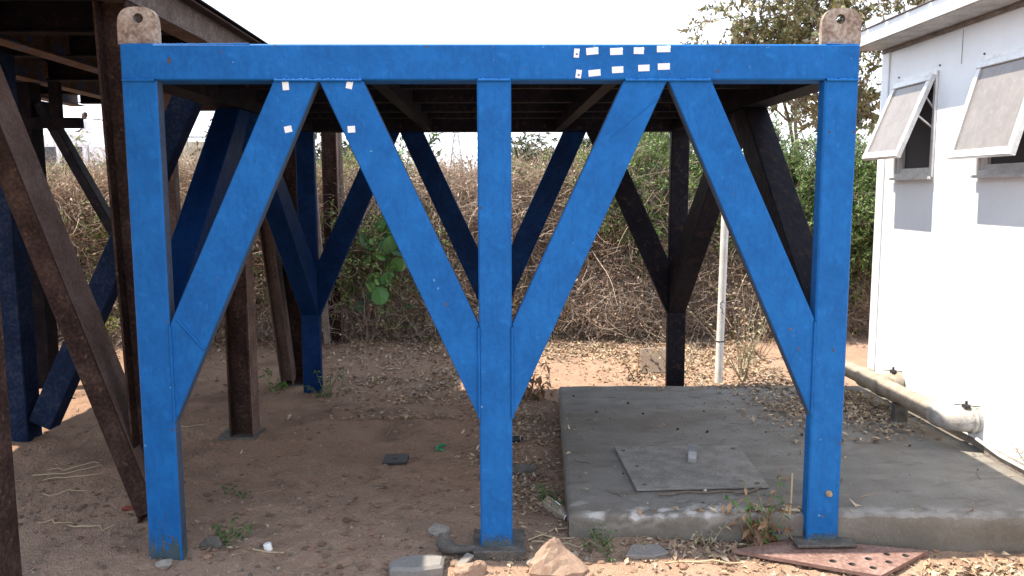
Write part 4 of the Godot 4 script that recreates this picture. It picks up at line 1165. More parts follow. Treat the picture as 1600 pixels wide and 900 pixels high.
	for k in 22:
		var x := 0.78 + k * 0.025
		pts.append(Vector3(x, slab_y(x) + 0.012, -0.335 + 0.012 * sin(k * 0.8) + (0.03 if k > 12 else 0.0) * sin(k * 0.5)))
	mb.tube(pts, PackedFloat32Array([0.006]), 5)
	one("dry_root", mb, M.bark, "thin dry root lying along the front edge of the hatch plate", "root")
	# posts of the upright slat on the right of the weed
	mb = MB.new(); mb.tube(PackedVector3Array([Vector3(1.32, 0.06, -0.06), Vector3(1.335, 0.2, -0.07), Vector3(1.338, 0.33, -0.075)]), PackedFloat32Array([0.006, 0.005, 0.004]), 5)
	one("dry_stalk", mb, M.straw, "upright broken straw stalk just left of the right front column", "stalk")

# ------------------------------------------------------------------ litter
func litter() -> void:
	var r := RandomNumberGenerator.new(); r.seed = 5
	var on := func(x: float, z: float) -> float:
		# slab top or soil
		var k := (x - 0.335) / 2.325
		var inside := k > 0.03 and k < 1.0 and z < lerpf(-0.165, 0.10, k) - 0.01 and z > lerpf(-2.62, -2.25, k) and x > lerpf(0.335, 0.49, clampf(-(z + 0.165) / 2.45, 0.0, 1.0)) + 0.01
		return slab_y(x) if inside else gh(x, z)
	# pebbles
	for kind in 3:
		var xf := []; var cols := []
		for i in [2400, 1800, 1500][kind]:
			var x := r.randf_range(-3.4, 2.6); var z := r.randf_range(-4.6, 0.6)
			if r.randf() < 0.55: z = r.randf_range(-0.9, 0.55)
			if on.call(x, z) > gh(x, z) + 0.03: continue
			var s := 0.002 + 0.011 * pow(r.randf(), 6.0)
			xf.append(Transform3D(Basis(rdir(r), r.randf() * TAU).scaled(Vector3(1, r.randf_range(0.5, 0.9), 1) * s), Vector3(x, gh(x, z) + s * 0.35, z)))
			var b := r.randf_range(0.45, 1.1)
			cols.append(Color(b, b * 0.9, b * 0.82))
		many(self, "pebbles", rock(Vector3(1, 1, 1), 100 + kind, 5).mesh(), M.stone, xf, cols)
	# clods of soil
	var clod_x := []; var clod_c := []
	for i in 9000:
		var x := r.randf_range(-3.4, 2.4); var z := r.randf_range(-4.8, 0.6)
		if r.randf() < 0.5: z = r.randf_range(-1.0, 0.5)
		if nz_b.get_noise_2d(x * 40.0 + 200.0, z * 40.0) < -0.05 and r.randf() < 0.7: continue
		if on.call(x, z) > gh(x, z) + 0.03: continue
		var s := 0.003 + 0.020 * pow(r.randf(), 4.5)
		clod_x.append(Transform3D(Basis(Vector3.UP, r.randf() * TAU).scaled(Vector3(s, s * r.randf_range(0.35, 0.7), s * r.randf_range(0.6, 1.0))), Vector3(x, gh(x, z) + s * 0.15, z)))
		var b := r.randf_range(0.55, 1.25)
		clod_c.append(Color(0.62 * b, 0.54 * b, 0.49 * b))
	many(self, "soil_clods", rock(Vector3(1, 1, 1), 140, 4).mesh(), M.soil, clod_x, clod_c)
	# dead leaves: three curls
	var shapes := []
	for k in 4:
		var mb := MB.new()
		var bend: float = [0.12, 0.35, 0.55, -0.25][k]
		var fold: float = [0.12, 0.3, 0.45, 0.2][k]
		add_leaf(mb, Vector3(-0.5, 0, 0), Vector3(1, 0.15, 0).normalized(), Vector3.UP, 1.0, [0.42, 0.5, 0.36, 0.46][k], bend, fold)
		shapes.append(mb.mesh())
	var zones := [ # x0, x1, z0, z1, how many, size
		[-1.3, 0.3, -4.9, -2.3, 2600, 0.05], [-0.1, 0.36, -2.7, -0.1, 2600, 0.036], [0.2, 2.4, -5.2, -4.1, 4600, 0.05], [1.35, 2.8, -4.6, -2.5, 4600, 0.046], [1.75, 2.52, -2.4, -1.15, 1500, 0.045],
		[2.25, 2.5, -2.4, -1.3, 700, 0.04], [0.35, 1.5, -0.12, 0.10, 420, 0.05], [1.6, 2.6, 0.17, 0.42, 650, 0.05], [-3.6, 2.8, -5.3, -4.3, 2600, 0.055], [-3.4, -0.3, -4.6, 0.4, 260, 0.03], [0.5, 2.4, -2.4, 0.0, 150, 0.03], [0.2, 2.3, 0.05, 0.5, 420, 0.035], [-1.45, -1.1, -0.3, 0.0, 60, 0.035], [0.6, 2.3, -4.2, -2.8, 700, 0.04], [1.1, 1.38, -0.12, -0.02, 110, 0.05]]
	var sets := [[], [], [], []]; var cset := [[], [], [], []]
	for q in zones:
		for i in q[4]:
			var cx: float = (q[0] + q[1]) / 2; var cz: float = (q[2] + q[3]) / 2
			var x := clampf(cx + r.randfn() * (q[1] - q[0]) * 0.3, q[0] - 0.15, q[1] + 0.15); var z := clampf(cz + r.randfn() * (q[3] - q[2]) * 0.3, q[2] - 0.15, q[3] + 0.15)
			if nz_b.get_noise_2d(x * 45.0, z * 45.0) < -0.15 and r.randf() < 0.75: continue
			if x > WX - 0.02: continue
			var k := r.randi() % 4
			var s: float = q[5] * r.randf_range(0.5, 1.35)
			var y: float = on.call(x, z) + 0.004 + r.randf() * (0.018 if q[4] > 600 else 0.006)
			var b := Basis(Vector3.UP, r.randf() * TAU) * Basis(rdir(r), r.randfn() * 0.45) * Basis(Vector3(1, 0, 0), PI if r.randf() < 0.4 else 0.0)
			sets[k].append(Transform3D(b.scaled(Vector3.ONE * s), Vector3(x, y, z)))
			var v := r.randf_range(0.55, 1.25)
			var c: Color = [Color(0.34, 0.225, 0.145), Color(0.46, 0.33, 0.21), Color(0.22, 0.145, 0.10), Color(0.52, 0.41, 0.28), Color(0.38, 0.31, 0.24)][r.randi() % 5]
			cset[k].append(Color(c.r * v, c.g * v, c.b * v))
	for k in 4: many(self, "fallen_leaves", shapes[k], M.deadleaf, sets[k], cset[k])
	# twigs and crumbs
	var mb := MB.new(); var pts := PackedVector3Array()
	for i in 5: pts.append(Vector3(i * 0.25 - 0.5, 0.05 * sin(i * 1.9), 0.07 * sin(i * 1.3 + 1.0)))
	mb.tube(pts, PackedFloat32Array([0.022, 0.024, 0.02, 0.018, 0.012]), 4)
	var xf := []; var cols := []
	for i in 1500:
		var x := r.randf_range(-3.2, 2.4); var z := r.randf_range(-4.8, 0.5)
		if r.randf() < 0.4: x = r.randfn() * 0.5 - 0.3; 
		var s := 0.02 + 0.11 * pow(r.randf(), 2.5)
		xf.append(Transform3D((Basis(Vector3.UP, r.randf() * TAU) * Basis(Vector3(0, 0, 1), r.randfn() * 0.08)).scaled(Vector3(s, s * 0.8, s)), Vector3(x, on.call(x, z) + 0.005, z)))
		var v := r.randf_range(0.4, 1.3)
		cols.append(Color(0.30 * v, 0.22 * v, 0.15 * v))
	many(self, "twig_litter", mb.mesh(), M.twig, xf, cols)
	# dark crumbs on the slab
	xf = []; cols = []
	for i in 85:
		var x := r.randf_range(0.55, 2.5); var z := r.randf_range(-2.3, -0.05)
		var s := 0.0025 + 0.009 * pow(r.randf(), 4.0)
		xf.append(Transform3D(Basis(rdir(r), r.randf() * TAU).scaled(Vector3.ONE * s), Vector3(x, on.call(x, z) + s * 0.5, z)))
		var v := 0.08 if r.randf() < 0.7 else 1.6
		cols.append(Color(v, v, v))
	many(self, "slab_crumbs", rock(Vector3(1, 0.7, 1), 130, 5).mesh(), M.stone, xf, cols)

# ------------------------------------------------------------------ hedge, bushes, trees
func tangle(sd: int, twigs: int, leaves: int, cols: Array) -> ArrayMesh:
	var r := RandomNumberGenerator.new(); r.seed = sd
	var mb := MB.new()
	for i in twigs:
		var p := Vector3(r.randfn(), r.randfn(), r.randfn()) * 0.16
		var d := (rdir(r) + Vector3(0, -0.25, 0.1)).normalized()
		var pts := PackedVector3Array([p])
		var len := r.randf_range(0.15, 0.5)
		var curl := rdir(r) * 0.45
		for k in 4:
			d = (d + curl * 0.5 + rdir(r) * 0.3).normalized()
			p += d * len / 4.0
			pts.append(p)
		var v := r.randf_range(0.55, 1.3)
		mb.col = Color(0.45 * v, 0.32 * v, 0.24 * v) if r.randf() < 0.6 else Color(0.58 * v, 0.49 * v, 0.40 * v)
		mb.tube(pts, PackedFloat32Array([r.randf_range(0.002, 0.004), 0.0024, 0.0022, 0.0018, 0.0012]), 3, false)
	for i in leaves:
		var p := Vector3(r.randfn(), r.randfn(), r.randfn()) * 0.19
		var c: Color = cols[r.randi() % cols.size()]
		var v := r.randf_range(0.6, 1.3)
		mb.col = Color(c.r * v, c.g * v, c.b * v)
		add_leaf(mb, p, rdir(r), rdir(r), r.randf_range(0.018, 0.05), r.randf_range(0.012, 0.026), r.randf_range(-0.5, 0.6), r.randf_range(0.0, 0.5))
	return mb.mesh()

func hedge() -> void:
	var r := RandomNumberGenerator.new(); r.seed = 77
	var t := thing("dry_vine_hedge", "tangled hedge of dry brown vines and dead leaves behind the two stands", "hedge", Vector3(0, 0, -5.7))
	t.set_meta("kind", "stuff")
	var brown := [Color(0.45, 0.33, 0.25), Color(0.56, 0.45, 0.36), Color(0.33, 0.23, 0.175), Color(0.62, 0.52, 0.42)]
	var mixed := [Color(0.40, 0.28, 0.20), Color(0.48, 0.38, 0.28), Color(0.14, 0.17, 0.05), Color(0.22, 0.23, 0.09), Color(0.30, 0.20, 0.15)]
	var ms := [tangle(1, 85, 110, brown), tangle(2, 100, 80, brown), tangle(3, 80, 140, brown), tangle(4, 80, 130, mixed)]
	var sets := [[], [], [], []]
	for i in 7200:
		var x := r.randf_range(-8.5, 6.5)
		var z := -5.25 - absf(r.randfn()) * 0.42
		var top := 1.55 + 0.16 * nz_a.get_noise_2d(x * 40.0, 10.0) + 0.10 * nz_c.get_noise_2d(x * 60.0, 90.0)
		if x > 1.9: top = 1.25 + 0.2 * nz_a.get_noise_2d(x * 40.0, 10.0)
		var y := top * (1.0 - pow(r.randf(), 1.25))
		# the face is uneven: it leans out and falls back
		z += 0.22 * nz_a.get_noise_2d(x * 45.0, y * 45.0) - 0.15 * y / top
		if y < 0.45: z += 0.12
		var k := r.randi() % 3
		if nz_b.get_noise_2d(x * 22.0 + 5.0, y * 30.0) > 0.12 or x > 2.0 and r.randf() < 0.5: k = 3
		var b := Basis(rdir(r), r.randf() * TAU).scaled(Vector3.ONE * r.randf_range(0.5, 1.1))
		sets[k].append(Transform3D(b, Vector3(x, y + 0.06, z + 5.7)))
	for k in 4: many(t, "vine_tangle", ms[k], M.deadleaf, sets[k])
	# long arching canes on the near face
	var mb := MB.new()
	for i in 85:
		var x := r.randf_range(-5.0, 3.6)
		if i < 60: x = r.randf_range(0.2, 1.9)
		var p := Vector3(x, r.randf_range(0.1, 1.7), -5.08 - r.randf() * 0.25)
		var d := Vector3(r.randf_range(-1, 1), r.randf_range(-0.2, 0.9), r.randf_range(-0.1, 0.35)).normalized()
		var pts := PackedVector3Array([p])
		var len := r.randf_range(0.4, 1.3)
		var bend := Vector3(r.randf_range(-0.2, 0.2), -0.22, r.randf_range(-0.14, 0.04))
		for k in 9:
			d = (d + bend * 0.6 + rdir(r) * 0.12).normalized()
			p += d * len / 9.0
			if p.y < 0.05: break
			pts.append(p)
		if pts.size() < 3: continue
		var v := r.randf_range(0.7, 1.3)
		mb.col = Color(0.50 * v, 0.39 * v, 0.29 * v)
		mb.tube(pts, PackedFloat32Array([0.0045, 0.0045, 0.004, 0.004, 0.0035, 0.003, 0.0028, 0.0025, 0.002, 0.0015]), 5, false)
	part(t, "arching_canes", mb, M.twig, true)

func plants() -> void:
	var dark := [Color(0.11, 0.19, 0.05), Color(0.16, 0.26, 0.07), Color(0.23, 0.31, 0.10), Color(0.085, 0.15, 0.05)]
	var olive := [Color(0.20, 0.205, 0.10), Color(0.25, 0.235, 0.12), Color(0.15, 0.175, 0.08), Color(0.31, 0.265, 0.15), Color(0.21, 0.165, 0.11)]
	var fresh := [Color(0.18, 0.27, 0.06), Color(0.24, 0.32, 0.08), Color(0.12, 0.20, 0.05), Color(0.30, 0.32, 0.12)]
	var wood := Color(0.16, 0.12, 0.085)
	var lance := spray(1, 9, 13, 0.095, 0.02, dark, 0.5, wood)
	var oval := spray(2, 6, 11, 0.13, 0.06, olive, 0.1, wood)
	var vine := spray(3, 8, 12, 0.06, 0.04, fresh, 0.2, wood)
	var grey := spray(5, 8, 11, 0.16, 0.05, [Color(0.06, 0.09, 0.045), Color(0.08, 0.11, 0.05), Color(0.05, 0.075, 0.04)], 0.3, wood)
	# lush lance-leaved bushes behind the right side
	for q in [[2.55, -5.35, 2.6, 520, 1, "tall lush green bush with narrow leaves behind the right brace of the blue stand"], [3.35, -5.3, 2.5, 470, 2, "lush green bush with narrow leaves just left of the right front column"], [4.1, -5.4, 2.25, 430, 3, "green bush with narrow leaves seen between the right column and the cabin"], [1.6, -5.6, 2.15, 320, 4, "lower dark green bush rising over the hedge beside the rear right column"]]:
		tree("green_bush", q[5], "bush", "green bushes beyond the hedge", Vector3(q[0], 0, q[1]), q[2], 300 + q[4], lance, q[3], 0.62, 0.42, 0.03)
	# olive trees over the cabin
	tree("olive_leaved_tree", "sparse tree with olive and yellowish leaves behind the right lifting lug", "tree", "sparse trees behind the cabin", Vector3(5.2, 0, -9.3), 5.6, 411, oval, 230, 0.8, 0.6, 0.07, 3)
	tree("olive_leaved_tree", "sparse leafy tree farther right showing over the cabin roof edge", "tree", "sparse trees behind the cabin", Vector3(7.4, 0, -9.8), 5.9, 415, oval, 120, 0.8, 0.55, 0.07, 3)
	# green behind the rusty posts
	tree("leafy_tree", "leafy green tree seen between the rusty posts left of the blue V braces", "tree", "", Vector3(-2.25, 0, -7.2), 3.2, 421, grey, 300, 0.6, 0.45, 0.05)
	# vines on top of the hedge
	for q in [[-4.55, -5.75, 1.62, 150, 1, "yellow green creeper on top of the hedge under the rusty deck"], [1.05, -5.6, 1.68, 90, 2, "yellow green creeper on top of the hedge right of the middle column"], [-1.75, -5.6, 1.68, 110, 3, "bright green creeper hanging on the hedge beside the brown wooden pole"], [-4.35, -5.25, 0.9, 40, 4, "green creeper low on the hedge behind the rusty diagonal brace"], [-3.62, -5.1, 0.45, 60, 5, "low green shrub at the foot of the hedge left of the blue left column"], [-1.4, -5.12, 0.85, 130, 6, "green scrambling shrub low in the hedge behind the left V brace"]]:
		var r := RandomNumberGenerator.new(); r.seed = 500 + q[4]
		var at := Vector3(q[0], 0, q[1])
		var t := thing("creeper", q[5], "creeper", at)
		var mb := MB.new(); var xf := []
		for s in 7:
			var pts := PackedVector3Array(); var x: float = q[0] + r.randfn() * 0.28
			for k in 5: pts.append(Vector3(x + 0.1 * sin(k + s), q[2] * k / 4.0, q[1] + 0.05 * cos(k * 2.0 + s)))
			mb.tube(pts, PackedFloat32Array([0.008, 0.007, 0.006, 0.005, 0.003]), 5, false)
		part(t, "stem", mb, M.bark)
		for i in q[3]: xf.append(Transform3D(Basis(rdir(r), r.randf() * TAU).scaled(Vector3.ONE * r.randf_range(0.3, 0.6)), Vector3(r.randfn() * 0.42, q[2] + r.randfn() * (0.15 if q[4] < 4 else 0.28), r.randfn() * 0.2)))
		many(t, "foliage", vine, M.leaf, xf)
	# round-leaved seedling tree: large leaves one by one
	round_leaf_plant()
	weeds()
	# far tree line
	for q in [[-6.5, -34.0, 3.4, 1], [-2.2, -38.0, 3.2, 2], [2.2, -36.0, 3.9, 3], [5.5, -40.0, 4.6, 4], [-14.0, -42.0, 4.2, 5], [-20.0, -44.0, 4.6, 6], [10.0, -44.0, 5.2, 7]]:
		tree("distant_tree", "hazy grey green tree far beyond the hedge, number %d from the left" % 1 if false else ["hazy low tree far beyond the hedge behind the left V brace", "hazy tree far off left of the middle column", "hazy tree far off right of the middle column", "hazy taller tree far off beyond the right V brace", "hazy tree far off behind the white truck", "hazy tree far off at the left end of the view", "hazy tree far off behind the green bushes"][q[3] - 1], "tree", "far trees beyond the hedge", Vector3(q[0], 0, q[1]), q[2], 600 + q[3], grey, 170, 1.7, 1.0, 0.12)

func disc_leaf(mb: MB, at: Vector3, nrm: Vector3, rad: float) -> void:
	var x := nrm.cross(Vector3(0.3, 1, 0.2)).normalized(); var y := nrm.cross(x)
	var rim := []
	for i in 9:
		var a := TAU * i / 9.0
		rim.append(at + (x * cos(a) + y * sin(a) * 1.12) * rad - nrm * rad * 0.16 * (1.0 + 0.5 * sin(a * 2.0)))
	for i in 9: mb.tri(at, rim[i], rim[(i + 1) % 9])

func round_leaf_plant() -> void:
	var r := RandomNumberGenerator.new(); r.seed = 909
	var t := thing("round_leaved_plant", "plant with large round dark green leaves in front of the hedge", "plant", Vector3(-1.12, 0, -5.05))
	var mb := MB.new()
	var stem := PackedVector3Array([Vector3(-1.12, -0.02, -5.05), Vector3(-1.14, 0.35, -5.02), Vector3(-1.16, 0.7, -5.0), Vector3(-1.12, 1.05, -5.0), Vector3(-1.02, 1.4, -5.02), Vector3(-0.9, 1.8, -5.05), Vector3(-0.84, 2.15, -5.08)])
	mb.tube(stem, PackedFloat32Array([0.016, 0.015, 0.013, 0.011, 0.009, 0.007, 0.004]), 6)
	part(t, "stem", mb, M.bark)
	for i in 62:
		var k := r.randf_range(0.25, 1.0) * (stem.size() - 1)
		if i < 9: k = r.randf_range(5.0, 6.0)
		if i >= 9 and k > 4.2: k = r.randf_range(1.4, 3.6)
		var q := mini(int(k), stem.size() - 2)
		var p := stem[q].lerp(stem[q + 1], k - q)
		var d := (rdir(r) + Vector3(0, 0.1, 0.35)).normalized()
		var at := p + d * r.randf_range(0.08, 0.34)
		var rad := (0.03 + 0.065 * pow(r.randf(), 1.6)) if i >= 9 else r.randf_range(0.035, 0.06)
		mb = MB.new()
		var c: Color = [Color(0.07, 0.18, 0.05), Color(0.10, 0.24, 0.06), Color(0.05, 0.12, 0.05), Color(0.16, 0.30, 0.08)][r.randi() % 4]
		mb.col = c
		disc_leaf(mb, at, (rdir(r) * 0.7 + Vector3(0.1, 0.55, 0.6)).normalized(), rad)
		mb.tube(PackedVector3Array([p, at]), PackedFloat32Array([0.003, 0.002]), 3, false)
		part(t, "leaf", mb, M.leaf)

func weed(called: String, label: String, at: Vector3, h: float, stems: int, cols: Array, ll: float, lw: float, sd: int, droop: float, spread: float, n: int) -> void:
	var r := RandomNumberGenerator.new(); r.seed = sd
	var t := thing(called, label, "weed", at)
	var sm := MB.new(); var lm := MB.new()
	for s in stems:
		var p := at + Vector3(r.randfn() * 0.02 * spread, -0.02, r.randfn() * 0.02 * spread)
		var d := Vector3(r.randfn() * 0.3 * spread, 1.0, r.randfn() * 0.2 * spread).normalized()
		var pts := PackedVector3Array([p])
		var len := h * r.randf_range(0.55, 1.0)
		for k in 6:
			d = (d + rdir(r) * 0.18).normalized()
			p += d * len / 6.0
			pts.append(p)
		var c: Color = cols[r.randi() % cols.size()]
		sm.col = Color(0.22, 0.19, 0.12).lerp(c, 0.4)
		sm.tube(pts, PackedFloat32Array([0.0045, 0.004, 0.0036, 0.003, 0.0025, 0.002, 0.0012]), 4, false)
		for i in n:
			var k := r.randf_range(0.1, 1.0) * 6.0
			var q := mini(int(k), 5)
			var a := pts[q].lerp(pts[q + 1], k - q)
			c = cols[r.randi() % cols.size()]
			var v := r.randf_range(0.7, 1.3)
			lm.col = Color(c.r * v, c.g * v, c.b * v)
			var ld := Vector3(r.randfn(), r.randf_range(-0.3, 0.6) - droop, r.randfn()).normalized()
			add_leaf(lm, a, ld, (Vector3.UP + rdir(r) * 0.5).normalized(), ll * r.randf_range(0.6, 1.3), lw * r.randf_range(0.7, 1.2), r.randf_range(0.0, 0.6), r.randf_range(0.05, 0.4))
	part(t, "stem", sm, M.twig)
	part(t, "foliage", lm, M.leaf, true)

func weeds() -> void:
	var g := [Color(0.06, 0.14, 0.03), Color(0.09, 0.18, 0.04), Color(0.05, 0.10, 0.03)]
	var bright := [Color(0.12, 0.25, 0.04), Color(0.09, 0.19, 0.04)]
	var b := [Color(0.24, 0.14, 0.08), Color(0.30, 0.19, 0.11), Color(0.17, 0.10, 0.06)]
	var pale := [Color(0.42, 0.36, 0.26), Color(0.34, 0.28, 0.20), Color(0.30, 0.28, 0.17)]
	var at := func(x: float, z: float) -> Vector3: return Vector3(x, gh(x, z), z)
	weed("weed", "small bright green weed in front of the rear rusty post", at.call(-1.78, -3.1), 0.24, 5, bright, 0.06, 0.035, 1, 0.0, 1.4, 6)
	weed("weed", "small green weed at the foot of the rear left blue column", at.call(-1.33, -2.86), 0.30, 8, g, 0.045, 0.014, 2, 0.1, 1.6, 12)
	weed("weed", "low green weed in stones right of the left blue column's foot", at.call(-1.27, -0.2), 0.13, 9, g, 0.035, 0.015, 3, 0.1, 2.2, 8)
	weed("weed", "tiny green weed behind the left blue column's right edge", at.call(-1.37, -0.75), 0.10, 5, g, 0.035, 0.015, 13, 0.1, 1.6, 7)
	weed("weed", "green weed at the left side of the slab above the clear bottle", at.call(0.27, -0.62), 0.14, 6, g, 0.045, 0.02, 4, 0.1, 1.6, 7)
	weed("weed", "feathery green weed at the foot of the slab's front face near its left corner", at.call(0.46, -0.03), 0.15, 10, g, 0.03, 0.008, 5, 0.1, 2.0, 14)
	weed("weed", "thin sparse weed growing against the slab's front face left of the tall one", at.call(0.93, -0.04), 0.17, 5, pale, 0.03, 0.01, 6, 0.1, 1.6, 6)
	weed("tall_weed", "tall half dead weed with green tips against the slab beside the right column", at.call(1.19, -0.05), 0.40, 8, [g[0], b[0], b[1], g[1], g[0]], 0.045, 0.018, 7, 0.35, 1.0, 16)
	weed("dead_weed", "clump of big curled dead brown leaves at the foot of the tall weed", at.call(1.21, -0.03), 0.19, 9, b, 0.085, 0.035, 8, 0.9, 1.6, 9)
	weed("dead_weed", "smaller clump of dead brown leaves between the tall weed and the right column", at.call(1.315, -0.05), 0.20, 5, b, 0.06, 0.028, 9, 0.9, 1.0, 7)
	weed("dead_weed", "dry brown drooping weed behind the middle column's right V brace", at.call(0.30, -2.75), 0.34, 8, b, 0.10, 0.03, 10, 1.0, 1.2, 9)
	weed("dead_weed", "slender dry brown weed in the sun beside the pale concrete block", at.call(1.22, -3.4), 0.46, 3, b, 0.055, 0.022, 11, 0.2, 0.9, 22)
	weed("dry_shrub", "pale dry twiggy shrub with papery tufts right beside the white upright pipe", at.call(2.1, -3.3), 1.05, 16, pale, 0.045, 0.022, 12, 0.0, 1.1, 9)
	weed("dry_shrub", "low pale dry shrub left of the foot of the white upright pipe", at.call(1.62, -3.5), 0.45, 9, pale, 0.04, 0.02, 14, 0.0, 1.6, 8)
	weed("dry_shrub", "dry brown shrub at the hedge foot right of the white upright pipe", at.call(2.5, -4.2), 0.6, 12, b, 0.05, 0.022, 15, 0.1, 2.0, 8)
	weed("weed", "dusty green weed at the right edge of the view beside the slab", Vector3(2.56, 0.14, -0.16), 0.36, 7, [g[0], pale[1], g[2]], 0.045, 0.014, 16, 0.1, 1.2, 10)
	weed("weed", "small weed on the soil at the front right corner of the slab", at.call(2.45, 0.2), 0.18, 6, [g[0], pale[1]], 0.04, 0.014, 17, 0.1, 1.6, 8)
	weed("weed", "wispy green sprig growing up through the hedge top left of the middle column", Vector3(-0.75, 1.75, -5.5), 0.45, 5, g, 0.06, 0.035, 18, 0.0, 1.4, 4)

# ------------------------------------------------------------------ far things
func far_things() -> void:
	# white truck
	var t := thing("truck", "white truck cab and pale body half hidden behind the hedge at the left", "truck", Vector3(-16.0, 0, -26.5))
	var mb := MB.new()
	var side := P2([-1.1, 0.55, 1.0, 0.55, 1.0, 3.62, -0.35, 3.68, -0.75, 3.3, -1.08, 2.15])   # cab seen from its side, nose to the left
	mb.prism(side, Transform3D(Basis(), Vector3(-15.0, 0, -26.5)), -1.15, 1.15, 0.05); part(t, "cab", mb, M.truck_white)
	mb = MB.new(); mb.prism(P2([-0.85, 2.1, -0.05, 2.1, -0.05, 3.15, -0.55, 3.15]), Transform3D(Basis(), Vector3(-15.0, 0, -26.5)), 1.152, 1.165); part(t, "side_window", mb, M.cabglass)
	mb = MB.new(); mb.prism(P2([0.15, 2.1, 0.85, 2.1, 0.85, 3.15, 0.15, 3.15]), Transform3D(Basis(), Vector3(-15.0, 0, -26.5)), 1.152, 1.165); part(t, "side_window", mb, M.cabglass)
	mb = MB.new(); mb.box(Vector3(-13.98, 0.9, -27.7), Vector3(-8.5, 1.3, -25.3), 0.02); part(t, "chassis_bed", mb, M.lampgrey)
	mb = MB.new(); mb.box(Vector3(-13.9, 1.31, -27.7), Vector3(-13.3, 3.2, -25.3), 0.03); part(t, "headboard", mb, M.truck_white)
	for x in [-15.5, -12.6, -9.5]:
		mb = MB.new(); mb.lathe(P2([0.0, -0.15, 0.3, -0.15, 0.5, -0.13, 0.52, -0.08, 0.52, 0.08, 0.5, 0.13, 0.3, 0.15, 0.0, 0.15]), Transform3D(Basis(Vector3(1, 0, 0), PI / 2), Vector3(x, 0.52, -25.5)), 20); part(t, "wheel", mb, M.tyre)
	mb = MB.new(); mb.box(Vector3(-16.12, 1.0, -26.0), Vector3(-16.09, 1.2, -25.6), 0.01); part(t, "headlight", mb, M.aluminium)
	# block wall with a rail
	t = thing("block_wall", "pale yellowish block wall with a rail on top beyond the hedge", "wall", Vector3(-12.0, 0, -29.0))
	var r := RandomNumberGenerator.new(); r.seed = 3
	for row in 9:
		for k in 14:
			var x := -16.0 + k * 0.6 + (0.3 if row % 2 else 0.0)
			if x > -8.0: continue
			mb = MB.new(); var v := r.randf_range(0.8, 1.12); mb.col = Color(v, v, v * 0.97)
			mb.box(Vector3(x + 0.01, row * 0.4 - 0.05, -29.1 + r.randf() * 0.02), Vector3(x + 0.59, row * 0.4 + 0.335, -28.8 + r.randf() * 0.02), 0.012)
			part(t, "block", mb, M.farwall)
	mb = MB.new()
	for k in 9: mb.box(Vector3(-15.9 + k, 3.54, -28.98), Vector3(-15.84 + k, 3.68, -28.92))
	mb.box(Vector3(-16.2, 3.681, -29.0), Vector3(-7.8, 3.74, -28.9), 0.005)
	part(t, "rail", mb, M.lampgrey)
	# street lamp and pole
	t = thing("street_lamp", "thin grey street lamp post with a short arm seen under the rusty deck", "street lamp", Vector3(-14.55, 0, -28.2))
	mb = MB.new(); mb.tube(PackedVector3Array([Vector3(-14.67, -0.1, -28.2), Vector3(-14.67, 5.6, -28.2)]), PackedFloat32Array([0.075, 0.045]), 10); part(t, "post", mb, M.lampgrey)
	mb = MB.new(); mb.tube(PackedVector3Array([Vector3(-14.67, 4.25, -28.2), Vector3(-14.78, 4.32, -28.2), Vector3(-14.93, 4.32, -28.2)]), PackedFloat32Array([0.03]), 8); part(t, "arm", mb, M.lampgrey)
	mb = MB.new(); mb.box(Vector3(-15.05, 4.28, -28.27), Vector3(-14.86, 4.35, -28.13), 0.02); part(t, "lamp_head", mb, M.lampgrey)
	mb = MB.new(); mb.tube(PackedVector3Array([Vector3(-16.75, -0.1, -28.4), Vector3(-16.75, 6.5, -28.4)]), PackedFloat32Array([0.1, 0.07]), 10)
	one("utility_pole", mb, M.lampgrey, "plain grey utility pole behind the white truck", "pole")
	# lattice mast
	t = thing("lattice_mast", "small hazy lattice mast far off over the hedge left of the middle column", "mast", Vector3(-2.0, 0, -42.0))
	mb = MB.new()
	for s in [[-1, -1], [1, -1], [1, 1], [-1, 1]]:
		mb = MB.new(); mb.tube(PackedVector3Array([Vector3(-2.0 + s[0] * 0.7, -0.1, -42.0 + s[1] * 0.7), Vector3(-2.0 + s[0] * 0.08, 5.0, -42.0 + s[1] * 0.08)]), PackedFloat32Array([0.04]), 5); part(t, "leg", mb, M.mast)
	mb = MB.new()
	for k in 8:
		var a := 0.7 - 0.0775 * k; var bq := 0.7 - 0.0775 * (k + 1); var y := k * 0.62
		for s in [-1.0, 1.0]:
			mb.tube(PackedVector3Array([Vector3(-2.0 - a * s, y, -42.0 + a), Vector3(-2.0 + bq * s, y + 0.62, -42.0 + bq)]), PackedFloat32Array([0.03]), 4)
			mb.tube(PackedVector3Array([Vector3(-2.0 - a, y, -42.0 + a * s), Vector3(-2.0 + a, y, -42.0 + a * s)]), PackedFloat32Array([0.025]), 4)
	part(t, "lattice", mb, M.mast)
	person()

